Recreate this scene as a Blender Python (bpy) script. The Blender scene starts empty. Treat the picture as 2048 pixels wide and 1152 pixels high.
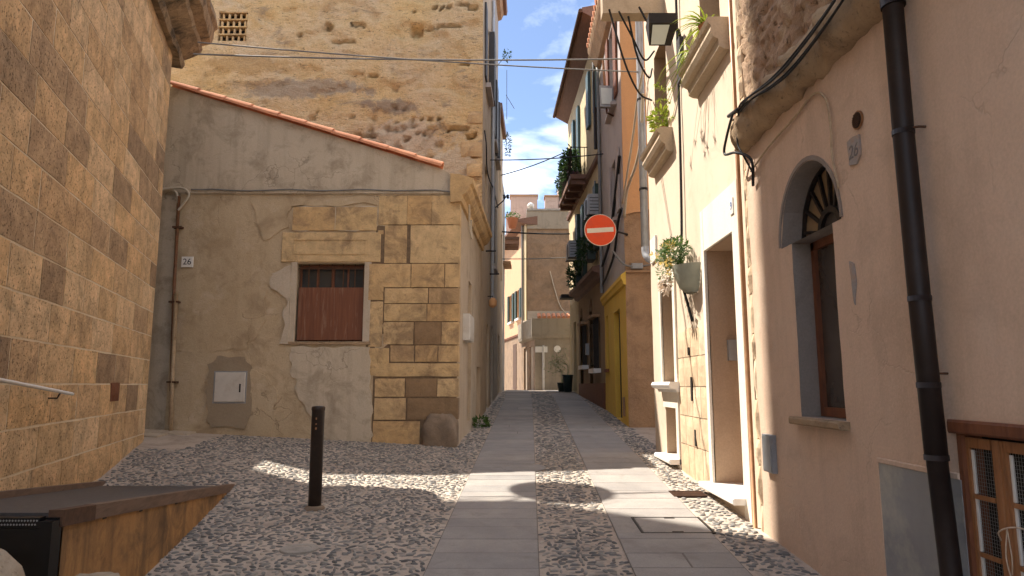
import bpy, math, random
from mathutils import Vector, noise, Matrix
R = math.radians
sc = bpy.context.scene
COL = sc.collection

# ---------------------------------------------------------------- camera
cam_d = bpy.data.cameras.new('camera'); cam = bpy.data.objects.new('camera', cam_d); COL.objects.link(cam)
cam_d.lens = 24.0; cam_d.sensor_width = 36.0; cam_d.clip_start = 0.05; cam_d.clip_end = 2000
cam.location = (0, 0, 1.7); cam.rotation_euler = (R(90 + 8.09), 0, 0)
sc.camera = cam

# ---------------------------------------------------------------- sky, sun, exposure
SUN_EL = R(55); SUN_M = .72
hx, hy = -1 / math.hypot(1, SUN_M), SUN_M / math.hypot(1, SUN_M)      # towards the sun
w = bpy.data.worlds.new('World'); sc.world = w; w.use_nodes = True
nt = w.node_tree; nt.nodes.clear()
def wn(t, **k):
    n = nt.nodes.new(t)
    for a, b in k.items(): setattr(n, a, b)
    return n
sky = wn('ShaderNodeTexSky', sky_type='NISHITA', sun_disc=False, sun_elevation=SUN_EL, sun_rotation=math.atan2(hx, hy))
sky.air_density = 0.62; sky.dust_density = 0.1; sky.ozone_density = 1.7
tc = wn('ShaderNodeTexCoord'); sep = wn('ShaderNodeSeparateXYZ'); nt.links.new(tc.outputs['Generated'], sep.inputs[0])
zz = wn('ShaderNodeMath', operation='MAXIMUM'); nt.links.new(sep.outputs['Z'], zz.inputs[0]); zz.inputs[1].default_value = 0.04
za = wn('ShaderNodeMath', operation='ADD'); nt.links.new(zz.outputs[0], za.inputs[0]); za.inputs[1].default_value = 0.25
dx = wn('ShaderNodeMath', operation='DIVIDE'); nt.links.new(sep.outputs['X'], dx.inputs[0]); nt.links.new(za.outputs[0], dx.inputs[1])
dy = wn('ShaderNodeMath', operation='DIVIDE'); nt.links.new(sep.outputs['Y'], dy.inputs[0]); nt.links.new(za.outputs[0], dy.inputs[1])
cmb = wn('ShaderNodeCombineXYZ'); nt.links.new(dx.outputs[0], cmb.inputs[0]); nt.links.new(dy.outputs[0], cmb.inputs[1]); cmb.inputs[2].default_value = CLOUD_SEED = 0.4
n1 = wn('ShaderNodeTexNoise'); n1.inputs['Scale'].default_value = 2.1; n1.inputs['Detail'].default_value = 9; n1.inputs['Roughness'].default_value = .56; n1.inputs['Distortion'].default_value = .25
nt.links.new(cmb.outputs[0], n1.inputs['Vector'])
rp = wn('ShaderNodeValToRGB'); nt.links.new(n1.outputs['Fac'], rp.inputs[0])
rp.color_ramp.elements[0].position = .43; rp.color_ramp.elements[1].position = .70
rp.color_ramp.elements[0].color = (.03, .03, .03, 1)
mx = wn('ShaderNodeMix', data_type='RGBA'); nt.links.new(rp.outputs[0], mx.inputs[0]); nt.links.new(sky.outputs[0], mx.inputs[6])
mx.inputs[7].default_value = (11.0, 11.4, 12.2, 1)
bg = wn('ShaderNodeBackground'); nt.links.new(mx.outputs[2], bg.inputs[0]); bg.inputs[1].default_value = 0.05
wo = wn('ShaderNodeOutputWorld'); nt.links.new(bg.outputs[0], wo.inputs[0])

sun_d = bpy.data.lights.new('sun', 'SUN'); sun = bpy.data.objects.new('sun', sun_d); COL.objects.link(sun)
sun_d.energy = 2.1; sun_d.angle = R(.53); sun_d.color = (1, .93, .82)
ce = math.cos(SUN_EL)
sun.rotation_euler = Vector((hx * ce, hy * ce, math.sin(SUN_EL))).to_track_quat('Z', 'Y').to_euler()
sun.location = (-20, 20, 40)
vs = sc.view_settings; vs.view_transform = 'Standard'; vs.look = 'None'; vs.gamma = 1; vs.exposure = 2.42
try: vs.use_curve_mapping = False
except Exception: pass
sc.render.engine = 'CYCLES'
sc.cycles.use_adaptive_sampling = True; sc.cycles.adaptive_threshold = .02; sc.cycles.max_bounces = 6; sc.cycles.diffuse_bounces = 4

# ---------------------------------------------------------------- helpers
def tag(o, label=None, cat=None, group=None, kind=None):
    if label: o['label'] = label
    if cat: o['category'] = cat
    if group: o['group'] = group
    if kind: o['kind'] = kind
    return o
def empty(name, loc, label=None, cat=None, group=None, kind=None):
    o = bpy.data.objects.new(name, None); o.location = loc; COL.objects.link(o); o.empty_display_size = .2
    return tag(o, label, cat, group, kind)
def link(name, me, mat=None, parent=None):
    o = bpy.data.objects.new(name, me)
    if mat is not None and not me.materials: me.materials.append(mat)
    COL.objects.link(o)
    if parent is not None:
        o.parent = parent
        off = Vector(parent.location)
        if parent.parent is not None: off = off + Vector(parent.parent.location)
        o.location = -off                # meshes are written in world coordinates
    return o
class Fr:                                # a vertical wall plane: u along it, z up, n outwards
    def __init__(s, ax, ay, bx, by, out=1):
        L = math.hypot(bx - ax, by - ay); s.L = L; s.ax, s.ay = ax, ay; s.dx, s.dy = (bx - ax) / L, (by - ay) / L
        s.nx, s.ny = s.dy * out, -s.dx * out
    def p(s, u, z, n=0.0): return (s.ax + s.dx * u + s.nx * n, s.ay + s.dy * u + s.ny * n, z)
class MB:
    def __init__(s): s.v = []; s.f = []
    def add(s, vs, fs):
        b = len(s.v); s.v.extend(vs); s.f.extend([tuple(b + i for i in f) for f in fs]); return s
    def hexa(s, p):                      # 8 corners: bottom loop, top loop
        return s.add(p, [(3, 2, 1, 0), (4, 5, 6, 7), (0, 1, 5, 4), (1, 2, 6, 5), (2, 3, 7, 6), (3, 0, 4, 7)])
    def box(s, x0, x1, y0, y1, z0, z1):
        return s.hexa([(x0, y0, z0), (x1, y0, z0), (x1, y1, z0), (x0, y1, z0), (x0, y0, z1), (x1, y0, z1), (x1, y1, z1), (x0, y1, z1)])
    def fbox(s, f, u0, u1, z0, z1, n0, n1, ch=0):
        if ch:                           # front edges chamfered
            c = ch; P = f.p
            vs = [P(u0, z0, n0), P(u1, z0, n0), P(u1, z1, n0), P(u0, z1, n0), P(u0, z0, n1 - c), P(u1, z0, n1 - c), P(u1, z1, n1 - c), P(u0, z1, n1 - c),
                  P(u0 + c, z0 + c, n1), P(u1 - c, z0 + c, n1), P(u1 - c, z1 - c, n1), P(u0 + c, z1 - c, n1)]
            return s.add(vs, [(0, 1, 2, 3), (0, 1, 5, 4), (1, 2, 6, 5), (2, 3, 7, 6), (3, 0, 4, 7), (4, 5, 9, 8), (5, 6, 10, 9), (6, 7, 11, 10), (7, 4, 8, 11), (8, 9, 10, 11)])
        P = f.p
        return s.hexa([P(u0, z0, n0), P(u1, z0, n0), P(u1, z0, n1), P(u0, z0, n1), P(u0, z1, n0), P(u1, z1, n0), P(u1, z1, n1), P(u0, z1, n1)])
    def tube(s, pts, r, k=8, r1=None, cap=True):
        pts = [Vector(p) for p in pts]; n = len(pts); rings = []
        up = None
        for i, p in enumerate(pts):
            t = (pts[min(i + 1, n - 1)] - pts[max(i - 1, 0)]).normalized()
            if up is None:
                up = Vector((0, 0, 1)) if abs(t.z) < .9 else Vector((1, 0, 0))
            a = t.cross(up); 
            if a.length < 1e-4: a = t.cross(Vector((.3, .9, .1)))
            a.normalize(); b = a.cross(t).normalized(); up = b
            rr = r if r1 is None else r + (r1 - r) * i / max(1, n - 1)
            rings.append([tuple(p + (a * math.cos(2 * math.pi * j / k) + b * math.sin(2 * math.pi * j / k)) * rr) for j in range(k)])
        b0 = len(s.v)
        for rg in rings: s.v.extend(rg)
        for i in range(n - 1):
            for j in range(k):
                s.f.append((b0 + i * k + j, b0 + i * k + (j + 1) % k, b0 + (i + 1) * k + (j + 1) % k, b0 + (i + 1) * k + j))
        if cap:
            s.f.append(tuple(b0 + j for j in range(k))); s.f.append(tuple(b0 + (n - 1) * k + j for j in range(k)))
        return s
    def prof(s, f, prof, u0, u1):        # (n, z) profile run along u, closed
        k = len(prof); vs = [f.p(u0, z, n) for n, z in prof] + [f.p(u1, z, n) for n, z in prof]
        fs = [(i, (i + 1) % k, k + (i + 1) % k, k + i) for i in range(k)] + [tuple(range(k)), tuple(range(k, 2 * k))]
        return s.add(vs, fs)
    def fpoly(s, f, pts, n0, n1):        # (u, z) outline thickened from n0 to n1
        k = len(pts); vs = [f.p(u, z, n0) for u, z in pts] + [f.p(u, z, n1) for u, z in pts]
        fs = [(i, (i + 1) % k, k + (i + 1) % k, k + i) for i in range(k)] + [tuple(range(k, 2 * k)), tuple(range(k - 1, -1, -1))]
        return s.add(vs, fs)
    def lathe(s, c, prof, k=16, ax=None):   # (r, h) about vertical axis at c
        b0 = len(s.v)
        for r, h in prof:
            for j in range(k):
                a = 2 * math.pi * j / k; s.v.append((c[0] + r * math.cos(a), c[1] + r * math.sin(a), c[2] + h))
        m = len(prof)
        for i in range(m - 1):
            for j in range(k): s.f.append((b0 + i * k + j, b0 + i * k + (j + 1) % k, b0 + (i + 1) * k + (j + 1) % k, b0 + (i + 1) * k + j))
        s.f.append(tuple(b0 + j for j in range(k))[::-1]); s.f.append(tuple(b0 + (m - 1) * k + j for j in range(k)))
        return s
    def mesh(s, name, smooth=False):
        me = bpy.data.meshes.new(name); me.from_pydata(s.v, [], s.f); me.update()
        if smooth: me.polygons.foreach_set('use_smooth', [True] * len(me.polygons))
        return me
    def build(s, name, mat, parent=None, smooth=False): return link(name, s.mesh(name, smooth), mat, parent)
def B(): return MB()
def smooth01(t): t = max(0., min(1., t)); return t * t * (3 - 2 * t)
def fbm(x, y, z, o=4):
    v = 0; a = .5; s = 1
    for _ in range(o): v += a * noise.noise(Vector((x * s, y * s, z * s))); a *= .5; s *= 2.03
    return v
def fit(lo, hi, n): return [lo + (hi - lo) * i / n for i in range(n + 1)]
def grid_lines(lo, hi, res, extra=()):
    keys = sorted(set([lo, hi] + [e for e in extra if lo < e < hi])); out = []
    for a, b in zip(keys, keys[1:]):
        n = max(1, int(math.ceil((b - a) / res - 1e-6))); out += [a + (b - a) * i / n for i in range(n)]
    return out + [keys[-1]]
class Revs:
    def __init__(s, l): s.l = l
    def build(s, name, mat, parent):
        for r in s.l: r.build(name, mat, parent)
def wall(f, u0, u1, z0, z1, ops=(), res=.5, disp=None, top=None, depth=.25):
    """front sheet with openings. ops: dict(u0,u1,z0,z1[,arch=rise][,depth][,skip]); returns (sheet, reveals)"""
    ex_u = []; ex_z = []
    for o in ops:
        ex_u += [o['u0'], o['u1']]; ex_z += [o['z0'], o['z1']]
        if o.get('arch'): ex_u += fit(o['u0'], o['u1'], 14); ex_z.append(o['z1'] + o['arch'])
    U = grid_lines(u0, u1, res, ex_u); Z = grid_lines(z0, z1, res, ex_z)
    def zhi(o, u):
        if not o.get('arch'): return o['z1']
        c = (o['u0'] + o['u1']) / 2; a = (o['u1'] - o['u0']) / 2
        return o['z1'] + o['arch'] * math.sqrt(max(0, 1 - ((u - c) / a) ** 2))
    sheet = B(); revs = []; D = disp or (lambda u, z: 0)
    idx = {}
    zz = [[0] * len(Z) for _ in U]
    for i, u in enumerate(U):
        for j, z in enumerate(Z):
            if top is not None: z = min(z, top(u))
            for o in ops:
                if o.get('arch') and o['u0'] - 1e-6 <= u <= o['u1'] + 1e-6:
                    h = zhi(o, u)
                    if o['z1'] - 1e-6 <= z < h: z = h
            zz[i][j] = z; sheet.v.append(f.p(u, z, D(u, z)))
    nz = len(Z)
    for i in range(len(U) - 1):
        um = (U[i] + U[i + 1]) / 2
        for j in range(nz - 1):
            zm = (Z[j] + Z[j + 1]) / 2
            if any(o['u0'] < um < o['u1'] and o['z0'] < zm < o['z1'] for o in ops): continue
            if zz[i][j + 1] - zz[i][j] < 1e-5 and zz[i + 1][j + 1] - zz[i + 1][j] < 1e-5: continue
            sheet.f.append((i * nz + j, (i + 1) * nz + j, (i + 1) * nz + j + 1, i * nz + j + 1))
    for o in ops:
        d = -o.get('depth', depth); sk = o.get('skip', ''); rev = B(); revs.append(rev)
        us = [u for u in U if o['u0'] - 1e-6 <= u <= o['u1'] + 1e-6]; zs = [z for z in Z if o['z0'] - 1e-6 <= z <= o['z1'] + 1e-6]
        loops = []
        if 'b' not in sk: loops.append([(u, o['z0']) for u in us])
        if 't' not in sk: loops.append([(u, zhi(o, u)) for u in us])
        if not o.get('arch'):
            if 'l' not in sk: loops.append([(o['u0'], z) for z in zs])
            if 'r' not in sk: loops.append([(o['u1'], z) for z in zs])
        for lp in loops:
            for (ua, za), (ub, zb) in zip(lp, lp[1:]):
                rev.add([f.p(ua, za, D(ua, za)), f.p(ub, zb, D(ub, zb)), f.p(ub, zb, d), f.p(ua, za, d)], [(0, 1, 2, 3)])
    return sheet, Revs(revs)
def rough(amp1=.006, s1=1.3, amp2=.002, s2=9, seed=0):
    return lambda u, z: amp1 * fbm(u * s1 + seed, z * s1, seed * 1.7, 3) * 2 + amp2 * noise.noise(Vector((u * s2, z * s2, seed)))
def ragged(pts, n=5, amp=.03, seed=0, close=True):
    """subdivide an outline and shake it"""
    out = []
    k = len(pts)
    for i in range(k):
        a, b = pts[i], pts[(i + 1) % k]
        for j in range(n):
            t = j / n; x = a[0] + (b[0] - a[0]) * t; y = a[1] + (b[1] - a[1]) * t
            out.append((x + amp * noise.noise(Vector((x * 6, y * 6, seed))) * 1.6, y + amp * noise.noise(Vector((x * 6, y * 6, seed + 9.3))) * 1.6))
    return out

# ---------------------------------------------------------------- materials
class NT:
    def __init__(s, name):
        s.m = bpy.data.materials.new(name); s.m.use_nodes = True; s.t = s.m.node_tree
        s.b = s.t.nodes['Principled BSDF']; s.pos = s.n('ShaderNodeNewGeometry').outputs['Position']
        s.b.inputs['Specular IOR Level'].default_value = .3
    def n(s, typ, **k):
        x = s.t.nodes.new(typ)
        for a, b in k.items(): setattr(x, a, b)
        return x
    def l(s, a, b): s.t.links.new(a, b)
    def scale(s, vec, sx, sy, sz):
        m = s.n('ShaderNodeVectorMath', operation='MULTIPLY'); s.l(vec, m.inputs[0]); m.inputs[1].default_value = (sx, sy, sz); return m.outputs[0]
    def shift(s, vec, x, y, z):
        m = s.n('ShaderNodeVectorMath', operation='ADD'); s.l(vec, m.inputs[0]); m.inputs[1].default_value = (x, y, z); return m.outputs[0]
    def noise(s, scale, detail=4, rough=.55, vec=None, dist=0):
        x = s.n('ShaderNodeTexNoise'); x.inputs['Scale'].default_value = scale; x.inputs['Detail'].default_value = detail
        x.inputs['Roughness'].default_value = rough; x.inputs['Distortion'].default_value = dist
        s.l(vec if vec is not None else s.pos, x.inputs['Vector']); return x.outputs['Fac']
    def vor(s, scale, vec=None, feature='F1', out='Distance'):
        x = s.n('ShaderNodeTexVoronoi', feature=feature); x.inputs['Scale'].default_value = scale
        s.l(vec if vec is not None else s.pos, x.inputs['Vector']); return x.outputs[out]
    def rng(s, fac, a, b, c=0., d=1.):
        x = s.n('ShaderNodeMapRange'); s.l(fac, x.inputs[0]); x.inputs[1].default_value = a; x.inputs[2].default_value = b
        x.inputs[3].default_value = c; x.inputs[4].default_value = d; return x.outputs[0]
    def mix(s, fac, a, b, mode='MIX'):
        x = s.n('ShaderNodeMix', data_type='RGBA', blend_type=mode)
        for sock, v in ((x.inputs[0], fac), (x.inputs[6], a), (x.inputs[7], b)):
            if isinstance(v, (int, float)): sock.default_value = v
            elif isinstance(v, tuple): sock.default_value = v + (1,) if len(v) == 3 else v
            else: s.l(v, sock)
        return x.outputs[2]
    def math(s, op, a, b=0.):
        x = s.n('ShaderNodeMath', operation=op)
        for sock, v in ((x.inputs[0], a), (x.inputs[1], b)):
            if isinstance(v, (int, float)): sock.default_value = v
            else: s.l(v, sock)
        return x.outputs[0]
    def ramp(s, fac, stops, interp='LINEAR'):
        x = s.n('ShaderNodeValToRGB'); s.l(fac, x.inputs[0]); cr = x.color_ramp; cr.interpolation = interp
        while len(cr.elements) < len(stops): cr.elements.new(.5)
        for e, (p, c) in zip(cr.elements, stops): e.position = p; e.color = c + (1,)
        return x.outputs[0]
    def bump(s, h, strength=.3, dist=.01, prev=None):
        x = s.n('ShaderNodeBump'); x.inputs['Strength'].default_value = strength; x.inputs['Distance'].default_value = dist
        s.l(h, x.inputs['Height'])
        if prev is not None: s.l(prev, x.inputs['Normal'])
        return x.outputs[0]
    def out(s, col, rough=.85, nrm=None, metal=0.):
        if isinstance(col, tuple): s.b.inputs['Base Color'].default_value = col + (1,)
        else: s.l(col, s.b.inputs['Base Color'])
        if isinstance(rough, (int, float)): s.b.inputs['Roughness'].default_value = rough
        else: s.l(rough, s.b.inputs['Roughness'])
        s.b.inputs['Metallic'].default_value = metal
        if nrm is not None: s.l(nrm, s.b.inputs['Normal'])
        return s.m
DS = .10
def desat(c, k=None):
    k = DS if k is None else k; l = .3 * c[0] + .55 * c[1] + .15 * c[2]
    return tuple((v + (l - v) * k) * 1.04 for v in c)
def plaster(name, c1, c2, stain, st_amt=.6, st_lo=.52, st_hi=.68, sc1=.8, streak=.35, grain=.16, bump=.35, seed=0., pits=.0, pale=None, st_sc=2.3, crack=0, k=None):
    c1, c2, stain = desat(c1, k), desat(c2, k), desat(stain, k); pale = desat(pale, k) if pale else None
    t = NT(name); v = t.shift(t.pos, seed * 3.1, seed * 1.7, seed)
    c = t.mix(t.rng(t.noise(sc1, 5, .6, v), .32, .68), c1, c2)
    if pale: c = t.mix(t.rng(t.noise(1.7, 6, .65, t.shift(v, 5, 2, 8), .4), .56, .66, 0, .75), c, pale)
    c = t.mix(t.rng(t.noise(st_sc, 8, .68, t.shift(v, 11, 3, 5), .5), st_lo, st_hi, 0, st_amt), c, stain)
    sv = t.scale(v, 5, 5, .45)
    c = t.mix(t.rng(t.noise(1.0, 5, .6, sv), .5, .75, 0, streak), c, stain)
    g = t.noise(55, 4, .7, v)
    c = t.mix(1.0, c, t.ramp(g, [(.25, (1 - grain,) * 3), (.75, (1 + grain * .6,) * 3)]), 'MULTIPLY')
    h = t.math('ADD', t.math('MULTIPLY', t.noise(9, 6, .62, v), 1.0), t.math('MULTIPLY', g, .25))
    if crack:                            # hairline cracks, broken up by noise
        wv = t.n('ShaderNodeVectorMath', operation='ADD'); t.l(v, wv.inputs[0])
        nz = t.n('ShaderNodeTexNoise'); nz.inputs['Scale'].default_value = 1.8; nz.inputs['Detail'].default_value = 5; t.l(v, nz.inputs['Vector']); t.l(nz.outputs['Color'], wv.inputs[1])
        ed = t.vor(.85, wv.outputs[0], 'DISTANCE_TO_EDGE'); ck = t.math('MULTIPLY', t.rng(ed, .0, .009, 1, 0), t.rng(t.noise(.9, 3, .5, t.shift(v, 7, 7, 2)), .52, .60))
        c = t.mix(t.math('MULTIPLY', ck, crack), c, tuple(q * .45 for q in stain)); h = t.math('SUBTRACT', h, t.math('MULTIPLY', ck, .8))
    if pits:
        pv = t.rng(t.noise(22, 3, .6, t.shift(v, 3, 3, 3)), .62, .72)
        c = t.mix(t.math('MULTIPLY', pv, pits), c, stain); h = t.math('SUBTRACT', h, t.math('MULTIPLY', pv, .6))
    return t.out(c, .9, t.bump(h, bump, .02))
def stone(name, stops, speck=.5, bump=.5, seed=0., dark=(.12, .085, .05), obj=True, isl=False, dirt=.5, dlo=.56, con=1.):
    stops = [(p, desat(c)) for p, c in stops]; dark = desat(dark)
    t = NT(name); v = t.shift(t.pos, seed, seed * 2, seed * .7)
    if isl: rnd = t.n('ShaderNodeNewGeometry').outputs['Random Per Island']
    elif obj: rnd = t.n('ShaderNodeObjectInfo').outputs['Random']
    else: rnd = t.noise(1.5, 3, .5, v)
    c = t.ramp(rnd, stops)
    c = t.mix(1.0, c, t.ramp(t.noise(4.5, 6, .65, v, .4), [(.28, (1 - .26 * con, 1 - .28 * con, 1 - .30 * con)), (.7, (1 + .14 * con, 1 + .12 * con, 1 + .08 * con))]), 'MULTIPLY')
    pores = t.rng(t.noise(38, 4, .65, v), .57, .70, 0, speck)
    c = t.mix(pores, c, dark)
    c = t.mix(t.rng(t.noise(2.2, 7, .7, t.shift(v, 4, 9, 1), .6), dlo, dlo + .16, 0, dirt), c, dark)
    h = t.math('SUBTRACT', t.noise(14, 6, .65, v), t.math('MULTIPLY', pores, .8))
    return t.out(c, .92, t.bump(h, bump, .02))
def plain(name, c, rough=.6, metal=0., var=.15, sc=12, bump=.08, dirt=None, dirt_amt=.5, dlo=.52, dhi=.7):
    t = NT(name); a = t.noise(sc, 5, .6)
    col = t.mix(1.0, c, t.ramp(a, [(.25, (1 - var,) * 3), (.75, (1 + var * .7,) * 3)]), 'MULTIPLY')
    if dirt: col = t.mix(t.rng(t.noise(sc * .4, 7, .7, t.shift(t.pos, 2, 7, 1)), dlo, dhi, 0, dirt_amt), col, dirt)
    return t.out(col, t.rng(a, .2, .8, max(.05, rough - .1), min(1, rough + .1)), t.bump(a, bump, .01), metal)
def wood(name, c1, c2, axis=(14, 14, 1.2), rough=.6, worn=None):
    t = NT(name); v = t.scale(t.pos, *axis); n = t.noise(2.2, 6, .65, v, .6)
    col = t.ramp(n, [(.28, c2), (.62, c1)])
    if worn: col = t.mix(t.rng(t.noise(1.4, 7, .7, t.scale(t.pos, 9, 9, 1.0), .4), .52, .68, 0, .8), col, worn)
    return t.out(col, rough, t.bump(n, .3, .01))
def leafmat(name, c1, c2):
    t = NT(name); rnd = t.n('ShaderNodeNewGeometry').outputs['Random Per Island']
    col = t.mix(rnd, c1, c2); m = t.out(col, .5)
    t.b.inputs['Subsurface Weight'].default_value = 0
    tr = t.n('ShaderNodeBsdfTranslucent'); t.l(col, tr.inputs[0]); mixs = t.n('ShaderNodeMixShader'); mixs.inputs[0].default_value = .35
    t.l(t.b.outputs[0], mixs.inputs[1]); t.l(tr.outputs[0], mixs.inputs[2]); t.l(mixs.outputs[0], t.t.nodes['Material Output'].inputs[0])
    return m
M = {}
M['church'] = stone('church_ashlar', [(0, (.62, .40, .205)), (.18, (.72, .49, .26)), (.36, (.80, .57, .33)), (.52, (.66, .45, .235)), (.66, (.77, .50, .24)), (.78, (.56, .375, .21)), (.9, (.45, .305, .175)), (1, (.36, .24, .14))], .75, 1.0, dirt=.5, dlo=.53, con=1.4)
M['church_mortar'] = plaster('church_mortar', (.80, .67, .48), (.74, .60, .41), (.50, .38, .24), .4)
M['church_cornice'] = stone('church_cornice_stone', [(0, (.30, .215, .125)), (1, (.42, .30, .18))], .6, .9, 3, (.075, .058, .042), False, dirt=.95, dlo=.47)
M['quoin'] = stone('quoin_stone', [(0, (.60, .41, .19)), (.3, (.66, .47, .24)), (.6, (.58, .37, .16)), (.85, (.63, .44, .22)), (1, (.50, .33, .165))], .5, .7, 5, (.24, .155, .085), dirt=.75, dlo=.49)
M['quoin_dark'] = stone('dark_quoin_stone', [(0, (.25, .165, .09)), (1, (.32, .20, .10))], .5, .6, 6, (.10, .07, .045))
M['boulder'] = stone('weathered_stone', [(0, (.23, .17, .12)), (1, (.30, .22, .15))], .5, .7, 8, (.10, .08, .06))
M['joint_brown'] = plain('brown_joint', (.19, .13, .08), .95, 0, .3, 15, .3)
M['ochre_render'] = plaster('ochre_render', (.49, .365, .215), (.54, .415, .26), (.34, .24, .135), .7, .5, .66, .9, .3, .14, .5, 1., .15, (.58, .46, .315), crack=.5)
M['grey_render'] = plaster('grey_render', (.50, .41, .295), (.56, .465, .34), (.31, .24, .16), .75, .5, .66, .7, .55, .12, .3, 2., .05, (.54, .46, .345), crack=.5)
M['pale_render'] = plaster('pale_render', (.60, .50, .37), (.66, .56, .43), (.42, .33, .23), .5, seed=3.)
M['patch_render'] = plaster('patch_render', (.36, .28, .185), (.33, .25, .16), (.24, .175, .11), .4, seed=4.)
M['pale_patch'] = plaster('pale_patch', (.55, .46, .35), (.50, .41, .30), (.36, .27, .18), .4, seed=5.)
def _tall():
    t = NT('eroded_rubble'); v = t.pos
    c = t.mix(t.rng(t.noise(.55, 5, .6, v), .36, .64), (.76, .53, .26), (.72, .55, .36))
    c = t.mix(t.rng(t.noise(3.2, 6, .65, t.shift(v, 3, 1, 2), .5), .45, .70, 0, .7), c, (.62, .41, .19))
    c = t.mix(t.rng(t.noise(.9, 8, .7, t.scale(t.shift(v, 9, 1, 4), 1, 1, 2.2), .6), .56, .64, 0, .7), c, (.36, .275, .20))
    c = t.mix(t.rng(t.noise(7, 7, .72, t.scale(v, 1, 1, 2.6), .8), .575, .64, 0, .85), c, (.22, .145, .08))  # dark specks, strengthened to stand in for weak relief shading
    sx = t.n('ShaderNodeSeparateXYZ'); t.l(v, sx.inputs[0])
    nzz = t.math('MULTIPLY', t.math('SUBTRACT', t.noise(2.6, 7, .7, t.shift(v, 3, 0, 4)), .5), 2.4)
    for px, pz, rx, rz, cc in ((-5.3, 8.95, 1.9, .30, (.40, .32, .25)), (-3.0, 8.50, .75, .26, (.34, .26, .20)), (-2.6, 7.7, 1.3, .5, (.66, .53, .40)), (-6.6, 9.6, 1.2, .28, (.56, .37, .18)), (-1.6, 6.9, .9, .5, (.70, .58, .43))):
        ex_ = t.math('DIVIDE', t.math('SUBTRACT', sx.outputs[0], px), rx); ez_ = t.math('DIVIDE', t.math('SUBTRACT', sx.outputs[2], pz), rz)
        dd = t.math('ADD', t.math('SQRT', t.math('ADD', t.math('MULTIPLY', ex_, ex_), t.math('MULTIPLY', ez_, ez_))), nzz)
        c = t.mix(t.rng(dd, .65, .95, .8, 0), c, cc)
    g = t.noise(30, 5, .7, v)
    c = t.mix(1.0, c, t.ramp(g, [(.25, (.76, .76, .76)), (.75, (1.12, 1.12, 1.12))]), 'MULTIPLY')
    h = t.math('ADD', t.noise(6, 8, .7, t.scale(v, 1, 1, 2)), t.math('MULTIPLY', g, .4))
    return t.out(c, .95, t.bump(h, 1.0, .09))
M['rubble'] = _tall()
def _rub2():
    t = NT('raw_rubble'); v = t.pos
    c = t.mix(t.rng(t.noise(1.8, 5, .6, v), .36, .64), (.44, .29, .19), (.34, .23, .15))
    c = t.mix(t.rng(t.noise(5, 6, .65, t.shift(v, 3, 1, 2), .5), .5, .68, 0, .8), c, (.54, .40, .26))
    c = t.mix(t.rng(t.noise(8, 7, .7, t.shift(v, 1, 8, 2), .8), .56, .64, 0, .85), c, (.13, .09, .06))
    g = t.noise(40, 5, .7, v)
    return t.out(c, .95, t.bump(t.math('ADD', t.noise(12, 8, .7, v), t.math('MULTIPLY', g, .4)), .8, .04))
M['raw_rubble'] = _rub2()
M['ledge'] = stone('ledge_stone', [(0, (.34, .235, .14)), (1, (.44, .31, .18))], .5, .6, 4, (.09, .065, .045), False, dirt=.8)
M['pink'] = plaster('pink_render', (.67, .475, .34), (.60, .42, .295), (.48, .335, .235), .6, .50, .70, .8, .5, .12, .22, 7., 0, (.64, .47, .345), crack=.28)
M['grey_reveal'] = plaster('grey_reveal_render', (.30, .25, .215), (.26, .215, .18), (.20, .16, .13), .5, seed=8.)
M['white'] = plaster('warm_white_render', (.66, .53, .395), (.61, .48, .35), (.49, .37, .25), .5, .54, .70, .6, .25, .06, .12, 9.)
M['surround'] = plaster('white_surround', (.80, .73, .60), (.77, .68, .55), (.58, .47, .34), .3, seed=10., bump=.1)
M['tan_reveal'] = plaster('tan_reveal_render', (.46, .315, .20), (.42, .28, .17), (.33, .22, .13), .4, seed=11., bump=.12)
M['marble'] = plain('white_marble', (.80, .77, .72), .35, 0, .06, 6, .03, (.55, .5, .43), .3)
M['ashlar_pale'] = stone('pale_ashlar', [(0, (.66, .50, .33)), (.5, (.60, .43, .27)), (1, (.70, .55, .38))], .25, .4, 12, (.40, .27, .16))  # pale tones for the exposed ashlar
M['sillstone'] = plaster('moulded_sill_stone', (.50, .385, .26), (.46, .35, .23), (.33, .25, .16), .5, seed=13., bump=.2)
M['orange'] = plaster('orange_render', (.66, .335, .13), (.62, .31, .12), (.47, .25, .13), .5, .55, .7, 1.4, .35, .12, .3, 14.)
M['brown_rough'] = plaster('rough_brown_render', (.44, .265, .14), (.38, .225, .115), (.26, .155, .085), .7, .48, .64, 1.6, .25, .2, .9, 15., .3)
M['yellow'] = plaster('yellow_render', (.74, .47, .05), (.69, .43, .05), (.54, .34, .08), .35, k=.08, seed=16., bump=.15, streak=.2)
M['grey_plaster'] = plaster('grey_plaster', (.44, .385, .36), (.39, .335, .31), (.28, .235, .215), .5, seed=17., bump=.15)
M['cream'] = plaster('cream_render', (.66, .52, .30), (.61, .465, .255), (.42, .31, .18), .5, seed=18., bump=.15)
M['olive'] = plaster('olive_cream_render', (.56, .43, .215), (.51, .385, .19), (.38, .28, .15), .5, seed=19., bump=.15)
M['brown_wall'] = plaster('brown_ground_floor_render', (.36, .235, .13), (.31, .20, .11), (.22, .14, .085), .5, seed=20.)
M['beige'] = plaster('beige_render', (.53, .415, .285), (.47, .36, .245), (.32, .24, .16), .6, seed=21., streak=.5)
M['drab'] = plaster('drab_render', (.44, .345, .25), (.38, .295, .21), (.26, .195, .14), .6, seed=22., streak=.6)
M['far_grey'] = plaster('far_grey_render', (.34, .285, .215), (.30, .25, .185), (.21, .17, .125), .7, seed=27., streak=.6)
M['greyish'] = plaster('grey_beige_render', (.42, .36, .29), (.37, .31, .25), (.26, .21, .165), .6, seed=23., streak=.6)
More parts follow.
